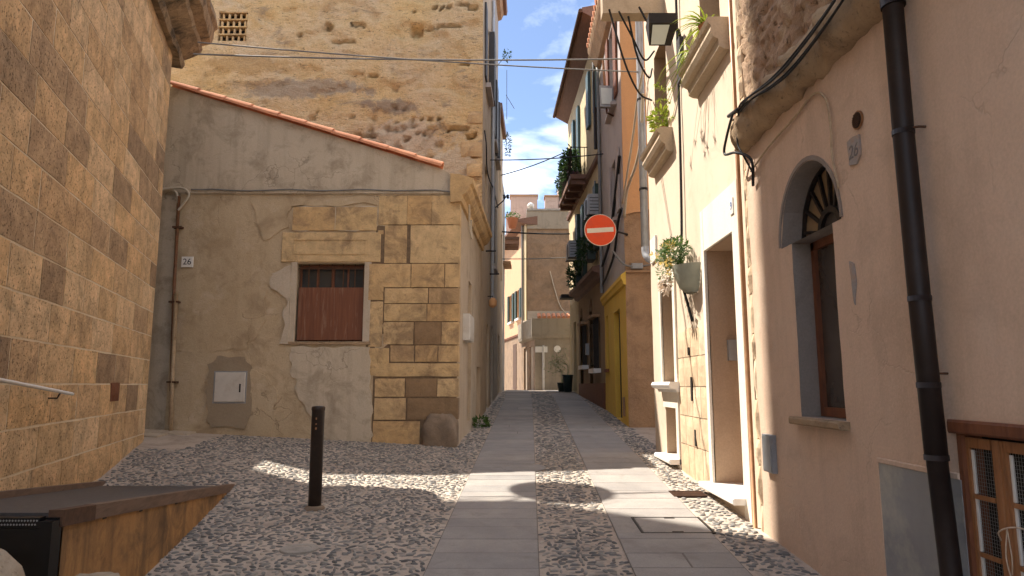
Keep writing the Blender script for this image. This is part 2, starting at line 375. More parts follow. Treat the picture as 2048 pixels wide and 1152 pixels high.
M['brick_far'] = plaster('old_brick', (.34, .215, .125), (.30, .20, .125), (.20, .135, .085), .75, .44, .62, 1.2, .3, .25, .8, 24., .4)
M['peach'] = plaster('peach_render', (.62, .36, .19), (.58, .34, .18), (.45, .27, .16), .5, seed=25.)
M['pinkstone'] = plaster('pink_castle_stone', (.50, .36, .28), (.45, .32, .24), (.32, .23, .17), .6, seed=26., streak=.6)
M['terracotta'] = stone('terracotta', [(0, (.60, .235, .11)), (.5, (.68, .29, .145)), (1, (.54, .205, .10))], .15, .2, 27, (.34, .16, .09), dirt=.35)
M['terracotta2'] = stone('terracotta_field', [(0, (.56, .25, .13)), (.5, (.62, .30, .17)), (1, (.46, .21, .12))], .2, .3, 28, (.30, .16, .1), False, True)
M['concrete'] = plaster('weathered_concrete', (.38, .345, .30), (.33, .295, .25), (.22, .19, .155), .6, seed=29.)
def _slab():
    t = NT('paving_slab'); rnd = t.n('ShaderNodeObjectInfo').outputs['Random']; v = t.pos
    c = t.ramp(rnd, [(0, (.285, .262, .243)), (.35, (.33, .30, .275)), (.7, (.265, .248, .234)), (1, (.355, .32, .29))])
    c = t.mix(1.0, c, t.ramp(t.noise(2.5, 6, .65, v), [(.3, (.82, .82, .83)), (.7, (1.1, 1.1, 1.08))]), 'MULTIPLY')
    sp = t.noise(90, 3, .7, v); c = t.mix(1.0, c, t.ramp(sp, [(.3, (.80, .80, .80)), (.7, (1.12, 1.12, 1.12))]), 'MULTIPLY')
    c = t.mix(t.rng(t.noise(3.1, 7, .7, t.shift(v, 4, 4, 4), .5), .54, .68, 0, .6), c, (.20, .175, .155))
    return t.out(c, t.rng(sp, .2, .8, .55, .8), t.bump(t.math('ADD', sp, t.noise(14, 5, .6, v)), .22, .008))
M['slab'] = _slab()
M['flag'] = plaster('pale_flagstone', (.56, .45, .33), (.50, .40, .29), (.33, .26, .19), .5, seed=31.)
M['joint'] = plain('dirty_joint', (.17, .145, .125), .95, 0, .3, 20)
M['mortar'] = plaster('cobble_mortar', (.50, .405, .32), (.44, .355, .28), (.29, .235, .19), .75, .47, .64, 1.1, .0, .22, .6, 32.)
M['pebble'] = stone('river_pebble', [(0, (.12, .118, .118)), (.35, (.18, .174, .167)), (.65, (.25, .235, .215)), (.87, (.34, .305, .265)), (1, (.43, .37, .31))], .1, .15, 33, (.05, .05, .05), False, True, .2)
M['pebble_one'] = stone('river_pebble_single', [(0, (.12, .118, .118)), (.35, (.18, .174, .167)), (.65, (.25, .235, .215)), (.87, (.34, .305, .265)), (1, (.43, .37, .31))], .1, .15, 33, (.05, .05, .05), True, False, .2)
M['pebble_one'].node_tree.nodes['Principled BSDF'].inputs['Roughness'].default_value = .6
M['pebble'].node_tree.nodes['Principled BSDF'].inputs['Roughness'].default_value = .6
M['soil'] = plaster('ground_soil', (.33, .27, .21), (.28, .225, .17), (.2, .16, .12), .5, seed=34.)
M['rust_panel'] = plaster('rusty_ochre_board', (.50, .27, .09), (.42, .22, .075), (.14, .085, .045), .9, .47, .66, 1.6, .85, .12, .2, 35.)
M['ramp_wood'] = wood('ramp_edge_wood', (.21, .14, .10), (.12, .08, .058), (6, 1.2, 12), .6)
M['rubber'] = plain('dark_rubber', (.075, .07, .07), .55, 0, .25, 30, .2, (.13, .115, .105), .5)
M['black'] = plain('black_paint', (.008, .008, .009), .4, 0, .2, 20, .05)
M['iron'] = plain('dark_iron', (.028, .024, .022), .5, .3, .3, 30, .15, (.10, .055, .03), .5)
M['bollard'] = plain('brown_black_iron', (.045, .032, .025), .42, .2, .2, 25, .08, (.085, .06, .045), .4)
M['rust'] = plain('rusted_iron', (.10, .05, .03), .8, .2, .3, 30, .3, (.19, .085, .04), .7)
M['pipe_rust'] = plain('rusty_pipe', (.22, .11, .06), .7, .1, .3, 22, .2, (.09, .055, .04), .7)
M['pipe_tan'] = plain('painted_pipe', (.50, .38, .25), .6, 0, .2, 20, .1, (.25, .15, .09), .5)
M['pipe_dark'] = plain('dark_brown_pipe', (.026, .017, .014), .5, .1, .25, 8, .05, (.06, .042, .035), .4)
M['pipe_grey'] = plain('grey_pipe', (.42, .44, .47), .45, .3, .12, 10, .05, (.28, .26, .24), .5)
M['copper'] = plain('brown_copper_pipe', (.34, .175, .085), .5, .3, .2, 14, .05, (.2, .12, .08), .5)
M['zinc'] = plain('zinc_panel', (.30, .31, .32), .5, .3, .22, 3, .1, (.55, .53, .45), .7, .5, .66)
M['white_paint'] = plain('white_paint', (.74, .70, .64), .5, 0, .08, 14, .04, (.5, .42, .33), .5)
M['white_metal'] = plain('off_white_metal', (.60, .56, .50), .45, 0, .08, 10, .04, (.40, .32, .24), .5)
M['grey_metal'] = plain('grey_metal', (.33, .34, .35), .45, .3, .12, 14, .04, (.22, .19, .16), .4)
M['board'] = wood('red_brown_board', (.21, .082, .042), (.13, .05, .03), (14, 14, .7), .65, (.30, .19, .13))
M['redwood'] = wood('red_brown_frame', (.20, .075, .035), (.12, .045, .025), (10, 10, 2))
M['pinewood'] = wood('orange_pine', (.34, .155, .065), (.22, .10, .045), (16, 16, 2), .5)
M['darkwood'] = wood('dark_brown_timber', (.12, .065, .04), (.07, .04, .025), (3, 10, 10), .7)
M['eave'] = wood('brown_eave_timber', (.21, .115, .08), (.15, .08, .055), (10, 2, 10), .7)
M['shutter_dark'] = plain('dark_shutter', (.055, .05, .048), .55, 0, .2, 20)
M['shutter_blue'] = plain('blue_green_shutter', (.075, .125, .14), .55, 0, .15, 20)
M['shutter_green'] = plain('dark_green_shutter', (.03, .055, .045), .5, 0, .15, 20)
M['door_dark'] = plain('near_black_door', (.028, .024, .026), .5, 0, .2, 16)
def _glass(name, c, r=.08):
    t = NT(name); t.b.inputs['Specular IOR Level'].default_value = .6
    return t.out(t.mix(t.rng(t.noise(3), .3, .7), c, tuple(v * 1.6 for v in c)), r)
M['glass'] = _glass('dark_window_glass', (.03, .034, .036)); M['glass_brown'] = _glass('brown_window_glass', (.055, .043, .036), .18)
M['lampglass'] = plain('frosted_lamp_glass', (.62, .66, .62), .35, 0, .06, 8, .02)
M['curtain'] = plain('tan_fanlight_pane', (.34, .245, .145), .7, 0, .25, 5, .05, (.2, .14, .085), .7)
M['inner_shade'] = plain('shade_lining', (.03, .024, .02), .9, 0, .3, 4)  # near-black colour stands in for shade inside rooms, vents and openings
M['wire_mesh'] = plain('galvanised_wire', (.30, .29, .27), .5, .5, .2, 30)
M['rope'] = plain('pale_twine', (.55, .42, .30), .8, 0, .2, 60)
M['cable'] = plain('black_cable', (.022, .022, .023), .6, 0, .2, 30)
M['cable_grey'] = plain('grey_cable', (.20, .195, .185), .6, 0, .15, 30)
M['cable_pale'] = plain('pale_cable', (.52, .45, .35), .6, 0, .15, 30)
M['sign_red'] = plain('sign_red', (.80, .085, .022), .4, 0, .05, 10, .02, (.60, .09, .045), .5)
M['sign_white'] = plain('sign_white', (.78, .68, .52), .4, 0, .05, 10, .02)
M['plate'] = plain('white_plate', (.78, .75, .70), .35, 0, .05, 10, .02)
M['ink'] = plain('dark_ink', (.05, .05, .055), .6, 0, .1, 10)
M['ink_blue'] = plain('blue_ink', (.13, .22, .42), .5, 0, .1, 10)
M['faded_grey'] = plaster('faded_grey_paint', (.33, .30, .285), (.37, .33, .30), (.45, .29, .20), .6, .48, .6, 3., .2, .15, .15, 41., st_sc=7)
M['faded_ink'] = plain('faded_ink', (.20, .18, .175), .8, 0, .25, 40, .05, (.36, .30, .27), .8)
M['leaf'] = leafmat('green_leaf', (.05, .10, .02), (.10, .17, .04)); M['leaf_dark'] = leafmat('dark_leaf', (.02, .05, .018), (.045, .085, .025))
M['leaf_yellow'] = leafmat('yellow_green_blade', (.20, .27, .03), (.34, .38, .05)); M['leaf_grey'] = leafmat('grey_green_leaf', (.14, .20, .10), (.22, .28, .14))
M['petal'] = leafmat('pale_petal', (.70, .55, .40), (.78, .72, .66)); M['petal_y'] = leafmat('yellow_petal', (.65, .45, .10), (.72, .58, .22))
M['pot'] = plain('terracotta_pot', (.42, .17, .09), .7, 0, .15, 14); M['pot_purple'] = plain('purple_pot', (.10, .065, .085), .5, 0, .15, 14)
M['pot_green'] = plain('dark_green_pot', (.025, .04, .035), .45, 0, .15, 14); M['pot_grey'] = plain('grey_green_planter', (.30, .31, .25), .6, 0, .12, 14)
def leaves(mb, c, rad, n, size, rng, droop=0.):
    for _ in range(n):
        while True:
            x, y, z = rng.uniform(-1, 1), rng.uniform(-1, 1), rng.uniform(-1, 1)
            if .15 < x * x + y * y + z * z < 1: break
        p = Vector((c[0] + x * rad[0], c[1] + y * rad[1], c[2] + z * rad[2]))
        d = Vector((x + rng.uniform(-.6, .6), y + rng.uniform(-.6, .6), z * .7 + rng.uniform(-.4, .6) - droop)).normalized()
        s_ = d.cross(Vector((rng.uniform(-1, 1), rng.uniform(-1, 1), rng.uniform(-1, 1)))).normalized(); L = size * rng.uniform(.6, 1.3); wd = L * .42
        up = s_.cross(d) * L * .12
        mb.add([tuple(p), tuple(p + d * L * .5 + s_ * wd * .5 + up), tuple(p + d * L), tuple(p + d * L * .5 - s_ * wd * .5 + up)], [(0, 1, 2), (0, 2, 3)])
def blades(mb, c, n, L, rng, wd=.02, drop=1.0, dirx=0., diry=0.):
    for _ in range(n):
        a = rng.uniform(0, 2 * math.pi); ox, oy = math.cos(a) + dirx, math.sin(a) + diry
        l = L * rng.uniform(.55, 1.15); h = rng.uniform(.5, 1.0); pts = []
        for i in range(6):
            t = i / 5; pts.append(Vector((c[0] + ox * l * t * .8, c[1] + oy * l * t * .8, c[2] + l * (h * t * 1.3 - drop * t * t))))
        sd = Vector((-oy, ox, 0)).normalized(); b0 = len(mb.v)
        for i, p in enumerate(pts):
            ww = wd * (1 - (i / 5) ** 2 * .95) * .5
            mb.v.append(tuple(p + sd * ww)); mb.v.append(tuple(p - sd * ww))
        for i in range(5): mb.f.append((b0 + 2 * i, b0 + 2 * i + 1, b0 + 2 * i + 3, b0 + 2 * i + 2))
def sag(a, b, d, n=14):
    a, b = Vector(a), Vector(b)
    return [tuple(a.lerp(b, i / n) - Vector((0, 0, d * 4 * (i / n) * (1 - i / n)))) for i in range(n + 1)]
def spline(pts, n=6):
    P = [Vector(p) for p in pts]; P = [P[0] * 2 - P[1]] + P + [P[-1] * 2 - P[-2]]; out = []
    for i in range(1, len(P) - 2):
        for j in range(n):
            t = j / n; a, b, c, d = P[i - 1], P[i], P[i + 1], P[i + 2]
            out.append(tuple(.5 * ((2 * b) + (c - a) * t + (2 * a - 5 * b + 4 * c - d) * t * t + (3 * b - a - 3 * c + d) * t ** 3)))
    return out + [tuple(P[-2])]
def text(s, f, u, z, n, size, mat, parent, name, flip=False, shear=0):
    cu = bpy.data.curves.new('txt', 'FONT'); cu.body = s; cu.size = size; cu.extrude = .0015; cu.align_x = 'CENTER'; cu.align_y = 'CENTER'; cu.shear = shear
    ob = bpy.data.objects.new('txt', cu); me = bpy.data.meshes.new_from_object(ob); bpy.data.objects.remove(ob)
    sg = -1 if flip else 1
    for v in me.vertices: v.co = f.p(u + sg * v.co.x, z + v.co.y, n + v.co.z)
    me.update(); me.materials.clear(); return link(name, me, mat, parent)

# ================================================================ ground, road, cobbles
def gz(x, y):
    z = .06 * max(-4., min(y, 24.)) + (.03 * smooth01((y - 24) / 3) * 1.5 if y > 24 else 0)
    c = .05 * max(0., min(-1 - x, 6.)) * smooth01((y - 5.5) / 5.5)
    return z + c
def sheet(x0, x1, y0, y1, res, dz, wob=.0):
    nx = max(1, int((x1 - x0) / res)); ny = max(1, int((y1 - y0) / res)); m = B()
    for i in range(nx + 1):
        for j in range(ny + 1):
            x = x0 + (x1 - x0) * i / nx; y = y0 + (y1 - y0) * j / ny
            m.v.append((x, y, gz(x, y) + dz + wob * fbm(x * 1.5, y * 1.5, 3.3, 3)))
    for i in range(nx):
        for j in range(ny):
            a = i * (ny + 1) + j; m.f.append((a, a + ny + 1, a + ny + 2, a + 1))
    return m
m = B()
xs = [-600, -200, -60, -20] + fit(-12, 12, 24) + [20, 60, 200, 600]; ys = [-600, -150, -40, -12] + fit(-6, 32, 38) + [45, 80, 200, 700]
for x in xs:
    for y in ys: m.v.append((x, y, gz(x, y) - .10))
ny = len(ys)
for i in range(len(xs) - 1):
    for j in range(ny - 1): m.f.append((i * ny + j, (i + 1) * ny + j, (i + 1) * ny + j + 1, i * ny + j + 1))
tag(m.build('ground', M['soil']), 'bare earth lying under the paved street and the houses', 'ground', kind='structure')
pav = sheet(-9, 6.5, -5, 30, .25, 0, .006).build('cobbled_pavement', M['mortar'], smooth=True)
tag(pav, 'pebble cobbled pavement of dark stones set in pinkish mortar', 'pavement', kind='structure')

rL = lambda y: -.79 + .0265 * min(y, 21); rR = lambda y: 1.62 + .0265 * min(y, 21)
mL = lambda y: .065 + .0265 * min(y, 21); mR = lambda y: .765 + .0255 * min(y, 21)
rng = random.Random(11)
m = B(); Y = fit(0.5, 27.5, 54)
for fa, fb in ((rL, mL), (mR, rR)):
    for a, b in zip(Y, Y[1:]):
        xa0, xb0 = fa(a), fb(a); xa1, xb1 = fa(b), fb(b)
        m.add([(xa0, a, gz(0, a) + .008), (xb0, a, gz(0, a) + .008), (xb1, b, gz(0, b) + .008), (xa1, b, gz(0, b) + .008)], [(0, 1, 2, 3)])
road = m.build('road', M['joint']); tag(road, 'narrow street of two lanes of grey slabs climbing between the houses', 'road', kind='structure')
def slab(x0, x1, x2, x3, y0, y1, top, parent, name='slab', mat='slab', c=.006):
    """near-left, near-right, far-right, far-left x"""
    t0, t1 = gz(0, y0) + top, gz(0, y1) + top
    v = [(x0, y0, t0 - .03), (x1, y0, t0 - .03), (x2, y1, t1 - .03), (x3, y1, t1 - .03), (x0, y0, t0 - c), (x1, y0, t0 - c), (x2, y1, t1 - c), (x3, y1, t1 - c),
         (x0 + c, y0 + c, t0), (x1 - c, y0 + c, t0), (x2 - c, y1 - c, t1), (x3 + c, y1 - c, t1)]
    mm = B().add(v, [(0, 1, 5, 4), (1, 2, 6, 5), (2, 3, 7, 6), (3, 0, 4, 7), (4, 5, 9, 8), (5, 6, 10, 9), (6, 7, 11, 10), (7, 4, 8, 11), (8, 9, 10, 11)])
    return mm.build(name, M[mat], parent)
COVER = (1.17, 1.81, 6.34, 6.90)
for fa, fb, step, side in ((rL, mL, .31, 0), (mR, rR, .40, 1)):
    y = .8
    while y < 27.2:
        d = step * rng.uniform(.75, 1.35) * (1 if y < 14 else 1.4); y1 = y + d
        if side == 1:
            if y < COVER[2] < y1 + .12 or (y < COVER[2] and y1 > COVER[2] - .15): y1 = COVER[2]
            elif COVER[2] - .01 <= y < COVER[3]: y1 = COVER[3]
        g = .0035; dz = .012 + rng.uniform(-.0015, .002); a, b = y + g, y1 - g
        L0, R0, R1, L1 = fa(a) + .004, fb(a) - .004, fb(b) - .004, fa(b) + .004
        if side == 1 and abs(y - COVER[2]) < .01:
            slab(L0, COVER[0] - .012, COVER[0] - .012, L1, a, b, dz, road)
        elif rng.random() < .07:
            k = rng.uniform(.35, .65); xa, xb = L0 + (R0 - L0) * k, L1 + (R1 - L1) * k
            slab(L0, xa - g, xb - g, L1, a, b, dz, road); slab(xa + g, R0, R1, xb + g, a, b, dz + .001, road)
        else: slab(L0, R0, R1, L1, a, b, dz, road)
        y = y1
# stone-filled inspection cover, iron frame
c = empty('inspection_cover', (1.49, 6.62, gz(0, 6.62)), 'square stone-filled inspection cover set flush in the right slab lane', 'cover')
x0, x1, y0, y1 = COVER
fm = B()
for a, b, p, q in ((x0 - .01, x0 + .006, y0, y1), (x1 - .006, x1 + .012, y0, y1), (x0, x1, y0 + .002, y0 + .018), (x0, x1, y1 - .018, y1 - .002)):
    zA, zB = gz(0, p), gz(0, q)
    fm.hexa([(a, p, zA - .02), (b, p, zA - .02), (b, q, zB - .02), (a, q, zB - .02), (a, p, zA + .015), (b, p, zA + .015), (b, q, zB + .015), (a, q, zB + .015)])
fm.build('frame', M['iron'], c)
s1 = slab(x0 + .01, x1 - .01, x1 - .01, x0 + .01, y0 + .022, y1 - .022, .013, c, 'infill_slab')
for hx_, hy_ in ((1.49, 6.38), (1.52, 6.85)):
    B().box(hx_ - .05, hx_ + .05, hy_ - .012, hy_ + .012, gz(0, hy_) + .012, gz(0, hy_) + .0165).build('lifting_slot', M['iron'], c)
# round manhole
mh = B(); k = 32; cx, cy = .16, 9.55
for r, h in ((.30, .0), (.30, .0165), (.275, .0165), (.268, .012), (.0, .012)):
    for j in range(k): a = 2 * math.pi * j / k; X_, Y_ = cx + r * math.cos(a), cy + r * math.sin(a); mh.v.append((X_, Y_, gz(0, Y_) + h + .0015))
for i in range(4):
    for j in range(k): mh.f.append((i * k + j, i * k + (j + 1) % k, (i + 1) * k + (j + 1) % k, (i + 1) * k + j))
tag(mh.build('manhole_cover', M['slab']), 'round manhole cover half in the left slab lane', 'cover')
# drain grate in the right cobble strip
gr = empty('drain_grate', (1.97, 7.92, gz(0, 7.92)), 'rusty slatted drain grate in the cobbles before the white doorstep', 'grate')
gy = 7.92
B().box(1.79, 2.16, gy - .14, gy + .14, gz(0, gy) - .02, gz(0, gy) + .004).build('pan', M['inner_shade'], gr)
for i in range(9):
    yy = gy - .125 + .25 * i / 8
    B().box(1.79, 2.16, yy - .008, yy + .008, gz(0, yy) + .004, gz(0, yy) + .022).build('slat', M['rust'], gr)
tag(B().lathe((-1.76, 5.9, gz(-1.76, 5.9) - .02), [(.16, 0), (.16, .028), (.15, .032), (.10, .030), (.095, .026)], 24).build('valve_cover', M['concrete']), 'small worn round valve cover sunk in the near cobbles', 'cover')
# flagstones by the church corner
fr = random.Random(5)
for i in range(4):
    for j in range(4):
        xa = -7.4 + i * .62 + (j % 2) * .3; ya = 10.2 + j * .36
        if xa + .58 > -4.9 - .2 * (3 - j): continue
        z = gz(xa + .3, ya + .17); m = B(); h = .02 + fr.uniform(0, .006)
        m.hexa([(xa, ya, z - .03), (xa + .6, ya, gz(xa + .6, ya) - .03), (xa + .6, ya + .34, gz(xa + .6, ya + .34) - .03), (xa, ya + .34, gz(xa, ya + .34) - .03),
                (xa + .005, ya + .005, gz(xa, ya) + h), (xa + .595, ya + .005, gz(xa + .6, ya) + h), (xa + .595, ya + .335, gz(xa + .6, ya + .34) + h), (xa + .005, ya + .335, gz(xa, ya + .34) + h)])
        m.build('flagstone', M['flag'], pav)

# pebbles
CHD = (.297, -.955)
def church_x(y): return -5.6 + .311 * (10.6 - y)
def pebble_ok(x, y):
    if rL(y) - .02 < x < mL(y) + .02 or mR(y) - .02 < x < rR(y) + .02: return False
    if x > 2.24 and y < 11.3: return False
    if x > 2.4: return False
    if x < church_x(y) + .05: return False
    if y > 11.55 and x < -.92 + .045 * (y - 11.6) + .03: return False
    if y > 16 and x < -.72 + .038 * (y - 16) + .03: return False
    if 3.2 < y < 8.0 and x < -3.2 + .182 * (8.05 - y) - .02: return False
    if x < -4.75 and y > 10.0: return False
    if (x + 1.76) ** 2 + (y - 5.9) ** 2 < .17 ** 2 or (x + 2.02) ** 2 + (y - 7.23) ** 2 < .085 ** 2: return False
    if 1.77 < x < 2.18 and 7.76 < y < 8.08: return False
    if (x - .16) ** 2 + (y - 9.55) ** 2 < .31 ** 2: return False
    return True
def pebble_shape(rg, k=8):
    ph = [rg.uniform(.84, 1.14) for _ in range(k)]; tl = rg.uniform(-.15, .15)
    v = []
    for r, h in ((1.0, -.35), (.92, .25), (.55, .62)):
        for j in range(k):
            a = 2 * math.pi * j / k; v.append((r * ph[j] * math.cos(a), r * ph[j] * math.sin(a), h + tl * r * math.cos(a)))
    v.append((0, 0, .74))
    f = []
    for i in range(2):
        for j in range(k): f.append((i * k + j, i * k + (j + 1) % k, (i + 1) * k + (j + 1) % k, (i + 1) * k + j))
    f += [(2 * k + j, 2 * k + (j + 1) % k, 3 * k) for j in range(k)]
    return v, f
rg = random.Random(3); shapes = [pebble_shape(rg) for _ in range(12)]
P = []
sp = .067
iy = 0; y = 3.6
while y < 25:
    s_ = sp * (1.0 if y < 12.5 else 1.5 if y < 19 else 2.0)
    x = -6.0 + (iy % 2) * s_ * .5
    while x < 2.5:
        px, py = x + rg.uniform(-.34, .34) * s_, y + rg.uniform(-.34, .34) * s_
        if pebble_ok(px, py) and abs(px) < .82 * py + .3 and rg.random() < .95:
            mid = mL(py) < px < mR(py); cen = (mL(py) + mR(py)) / 2
            ang = rg.gauss(.25 * math.sin(px * 2.1) + .3 * math.sin(py * 1.3 + px), .85)
            la, lb = rg.uniform(.024, .042) * s_ / sp, rg.uniform(.011, .018) * s_ / sp
            if mid and abs(px - cen) < .13: ang = rg.gauss(0 if abs(px - cen) > .035 else 1.57, .12); la *= 1.1
            if px > rR(py): la *= .95; lb *= 1.25
            P.append((px, py, ang, la, lb, rg.randrange(12), rg.uniform(.006, .014), rg.uniform(-.006, .004)))
        x += s_
    y += s_ * .86; iy += 1
P.sort(key=lambda q: q[1] * 1.0 + abs(q[0]) * .15)
near = [q for q in P if q[1] > 4.75 and abs(q[0]) < .75 * q[1]][:300]; ns = set(map(id, near))
pmesh = []
for v, f in shapes:
    me = bpy.data.meshes.new('pebble'); me.from_pydata(v, [], f); me.polygons.foreach_set('use_smooth', [True] * len(f)); me.materials.append(M['pebble_one']); pmesh.append(me)
for q in near:
    o = bpy.data.objects.new('pebble', pmesh[q[5]]); COL.objects.link(o); o.parent = pav
    o.location = (q[0], q[1], gz(q[0], q[1]) + .003 + q[7] * .5); o.rotation_euler = (R(3.4), 0, q[2]); o.scale = (q[3], q[4], q[6] * 1.3)
m = B()
for q in P:
    if id(q) in ns: continue
    v, f = shapes[q[5]]; ca, sa = math.cos(q[2]), math.sin(q[2]); z0 = gz(q[0], q[1]) + .003 + q[7] * .5
    m.add([(q[0] + a * q[3] * ca - b * q[4] * sa, q[1] + a * q[3] * sa + b * q[4] * ca, z0 + h * q[6] * 1.3 + .06 * (a * q[3] * sa + b * q[4] * ca)) for a, b, h in v], f)
tag(m.build('pebbles', M['pebble'], pav, smooth=True), kind='stuff')

# ================================================================ church
CH = Fr(-5.6, 10.6, -5.6 + .297, 10.6 - .955, -1)
church = empty('church', (-5.6, 10.6, .9), 'tan ashlar church wall of weathered blocks filling the left edge', 'church')
LCH = 12.5
def box_walls(f, L, back, z0, z1):       # plain body behind a front plane (front plane left open)
    m = B(); P_ = f.p
    a, b, c_, d = P_(0, z0), P_(L, z0), P_(L, z0, -back), P_(0, z0, -back); A, B_, C_, D_ = P_(0, z1), P_(L, z1), P_(L, z1, -back), P_(0, z1, -back)
    return m.add([a, b, c_, d, A, B_, C_, D_], [(1, 2, 6, 5), (2, 3, 7, 6), (3, 0, 4, 7), (4, 5, 6, 7)])
s, r = wall(CH, 0, LCH, 0, 7.2, res=.6, disp=rough(.0015, 1.3, .001)); s.build('wall', M['church_mortar'], church)
box_walls(CH, LCH, 9, 0, 7.2).build('rear_wall', M['church_mortar'], church)
bw = box_walls(CH, LCH, 9, 7.2, 10.2); bw.add([CH.p(0, 7.2), CH.p(LCH, 7.2), CH.p(LCH, 10.2), CH.p(0, 10.2)], [(0, 1, 2, 3)]); bw.build('upper_wall', M['church_mortar'], church)
B().box(-17, -9, -2, 14.3, 16.8, 30).build('upper_shade_block', M['church_mortar'], church)  # unseen block, added and shaped to keep sun off the pink wall
B().box(-17, -9.0, -2, 13.1, 0, 16.8).build('lower_shade_block', M['church_mortar'], church)  # unseen block under it, added to shade the near road
rg = random.Random(21)
def block_mesh(rg, name, sub=3, amp=.010):
    """unit block, front towards +y(n); edges shaken"""
    m = B(); n = sub
    def P_(i, j):
        u, z = i / n, j / n
        return (u + rg.uniform(-amp, amp) * .6, z + rg.uniform(-amp, amp))
    g = [[P_(i, j) for j in range(n + 1)] for i in range(n + 1)]
    for i in range(n + 1):
        for j in range(n + 1):
            e = i in (0, n) or j in (0, n)
            u, z = g[i][j]
            m.v.append((u, 1 - (.55 if e else rg.uniform(-.1, .12)), z))
    for i in range(n):
        for j in range(n): a = i * (n + 1) + j; m.f.append((a, a + n + 1, a + n + 2, a + 1))
    ring = [(i, 0) for i in range(n)] + [(n, j) for j in range(n)] + [(i, n) for i in range(n, 0, -1)] + [(0, j) for j in range(n, 0, -1)]
    b0 = len(m.v)
    for i, j in ring: u, z = g[i][j]; m.v.append((u, -1.5, z))
    k = len(ring)
    for t in range(k):
        a = ring[t][0] * (n + 1) + ring[t][1]; bb = ring[(t + 1) % k][0] * (n + 1) + ring[(t + 1) % k][1]
        m.f.append((a, bb, b0 + (t + 1) % k, b0 + t))
    return m.mesh(name)
BM = [block_mesh(rg, 'block') for _ in range(10)]
for me in BM: me.materials.append(M['church'])
def place_block(f, me, u0, u1, z0, z1, n, parent, name='block'):
    """u1 > u0; n = relief in metres"""
    o = bpy.data.objects.new(name, me); COL.objects.link(o); o.parent = parent
    off = Vector(parent.location)
    mw = Matrix(((f.dx * (u1 - u0), f.nx * n, 0, f.ax + f.dx * u0 - off.x), (f.dy * (u1 - u0), f.ny * n, 0, f.ay + f.dy * u0 - off.y), (0, 0, z1 - z0, z0 - off.z), (0, 0, 0, 1)))
    o.matrix_basis = mw
    return o
zc = .60; k = 0
while zc < 7.0:
    h = .37 if zc > .5 else .3
    u = 0.0 if k % 2 == 0 else -.0
    first = True
    while u < 7.4:
        L = rg.uniform(.55, 1.05) if not first else (rg.uniform(.35, .5) if k % 2 else rg.uniform(.65, .9))
        first = False
        if zc < 1.2 and rg.random() < .3: L *= 1.4
        L = min(L, 7.6 - u) if u > 6.9 else L
        g = rg.uniform(.008, .013)
        place_block(CH, rg.choice(BM), u + g, u + L - g, zc + g * .8, zc + h - g * .8, rg.uniform(.008, .013), church)
        u += L
    zc += h; k += 1
z = .25
for u in fit(0, 7.2, 10)[:-1]: place_block(CH, rg.choice(BM), u + .005, u + .715, z, .59, .016, church)
# cornice, weathered, with a return past the corner
prof = [(-.3, 7.05), (.10, 7.05), (.14, 7.12), (.12, 7.2), (.24, 7.27), (.36, 7.36), (.40, 7.44), (.36, 7.5), (.52, 7.56), (.55, 7.66), (.55, 7.78), (.60, 7.84), (.58, 7.98), (.3, 8.1), (-.3, 8.15)]
m = B(); us = [-.40] + fit(-.3, LCH, 90); pk = len(prof)
for u in us:
    for n_, z_ in prof:
        w_ = .045 * fbm(u * 3, z_ * 4, n_ * 4, 4)
        m.v.append(CH.p(u + (w_ if u < 0 else 0), z_ + w_, n_ + w_ * 1.2))
for i in range(len(us) - 1):
    for j in range(pk): m.f.append((i * pk + j, i * pk + (j + 1) % pk, (i + 1) * pk + (j + 1) % pk, (i + 1) * pk + j))
m.f.append(tuple(range(pk))); m.build('cornice', M['church_cornice'], church)
me = BM[2].copy(); me.materials.clear(); me.materials.append(M['redwood'])
place_block(CH, me, 1.80, 2.22, 1.50, 1.73, .03, church)
# handrail
hr = empty('handrail', CH.p(5, 1.7, .1), 'thin white metal handrail fixed to the church wall above the ramp', 'handrail')
B().tube([CH.p(4.05, 1.613, .1), CH.p(5.8, 1.737, .1), CH.p(8.4, 1.92, .1)], .016, 8).build('rail', M['white_paint'], hr, True)
for u, z_ in ((4.42, 1.64), (6.6, 1.795)):
    B().tube([CH.p(u, z_ - .06, 0), CH.p(u, z_ - .06, .08), CH.p(u, z_ - .01, .1)], .008, 6).build('bracket', M['iron'], hr)
# dish on an arm high at the church corner (its shadow falls on the road)
ds = empty('satellite_dish', CH.p(0, 8.7, 0), 'round dish on an arm high above the church corner', 'dish')
B().tube([CH.p(.1, 9.3, -.05), (-5.3, 10.95, 9.2), (-4.36, 11.58, 9.05)], .025, 6).build('arm', M['grey_metal'], ds)
m = B(); dc = Vector((-4.36, 11.60, 9.15)); dn_ = Vector((-.50, .25, .83)).normalized(); da = dn_.cross(Vector((0, 1, 0))).normalized(); db = dn_.cross(da); kk = 28
for r_, d_ in ((.001, -.10), (.2, -.08), (.38, -.035), (.52, 0)):
    for j in range(kk): a = 2 * math.pi * j / kk; m.v.append(tuple(dc + da * (r_ * math.cos(a)) + db * (r_ * math.sin(a)) + dn_ * d_))
for i in range(3):
    for j in range(kk): m.f.append((i * kk + j, i * kk + (j + 1) % kk, (i + 1) * kk + (j + 1) % kk, (i + 1) * kk + j))
m.build('reflector', M['white_metal'], ds, True)

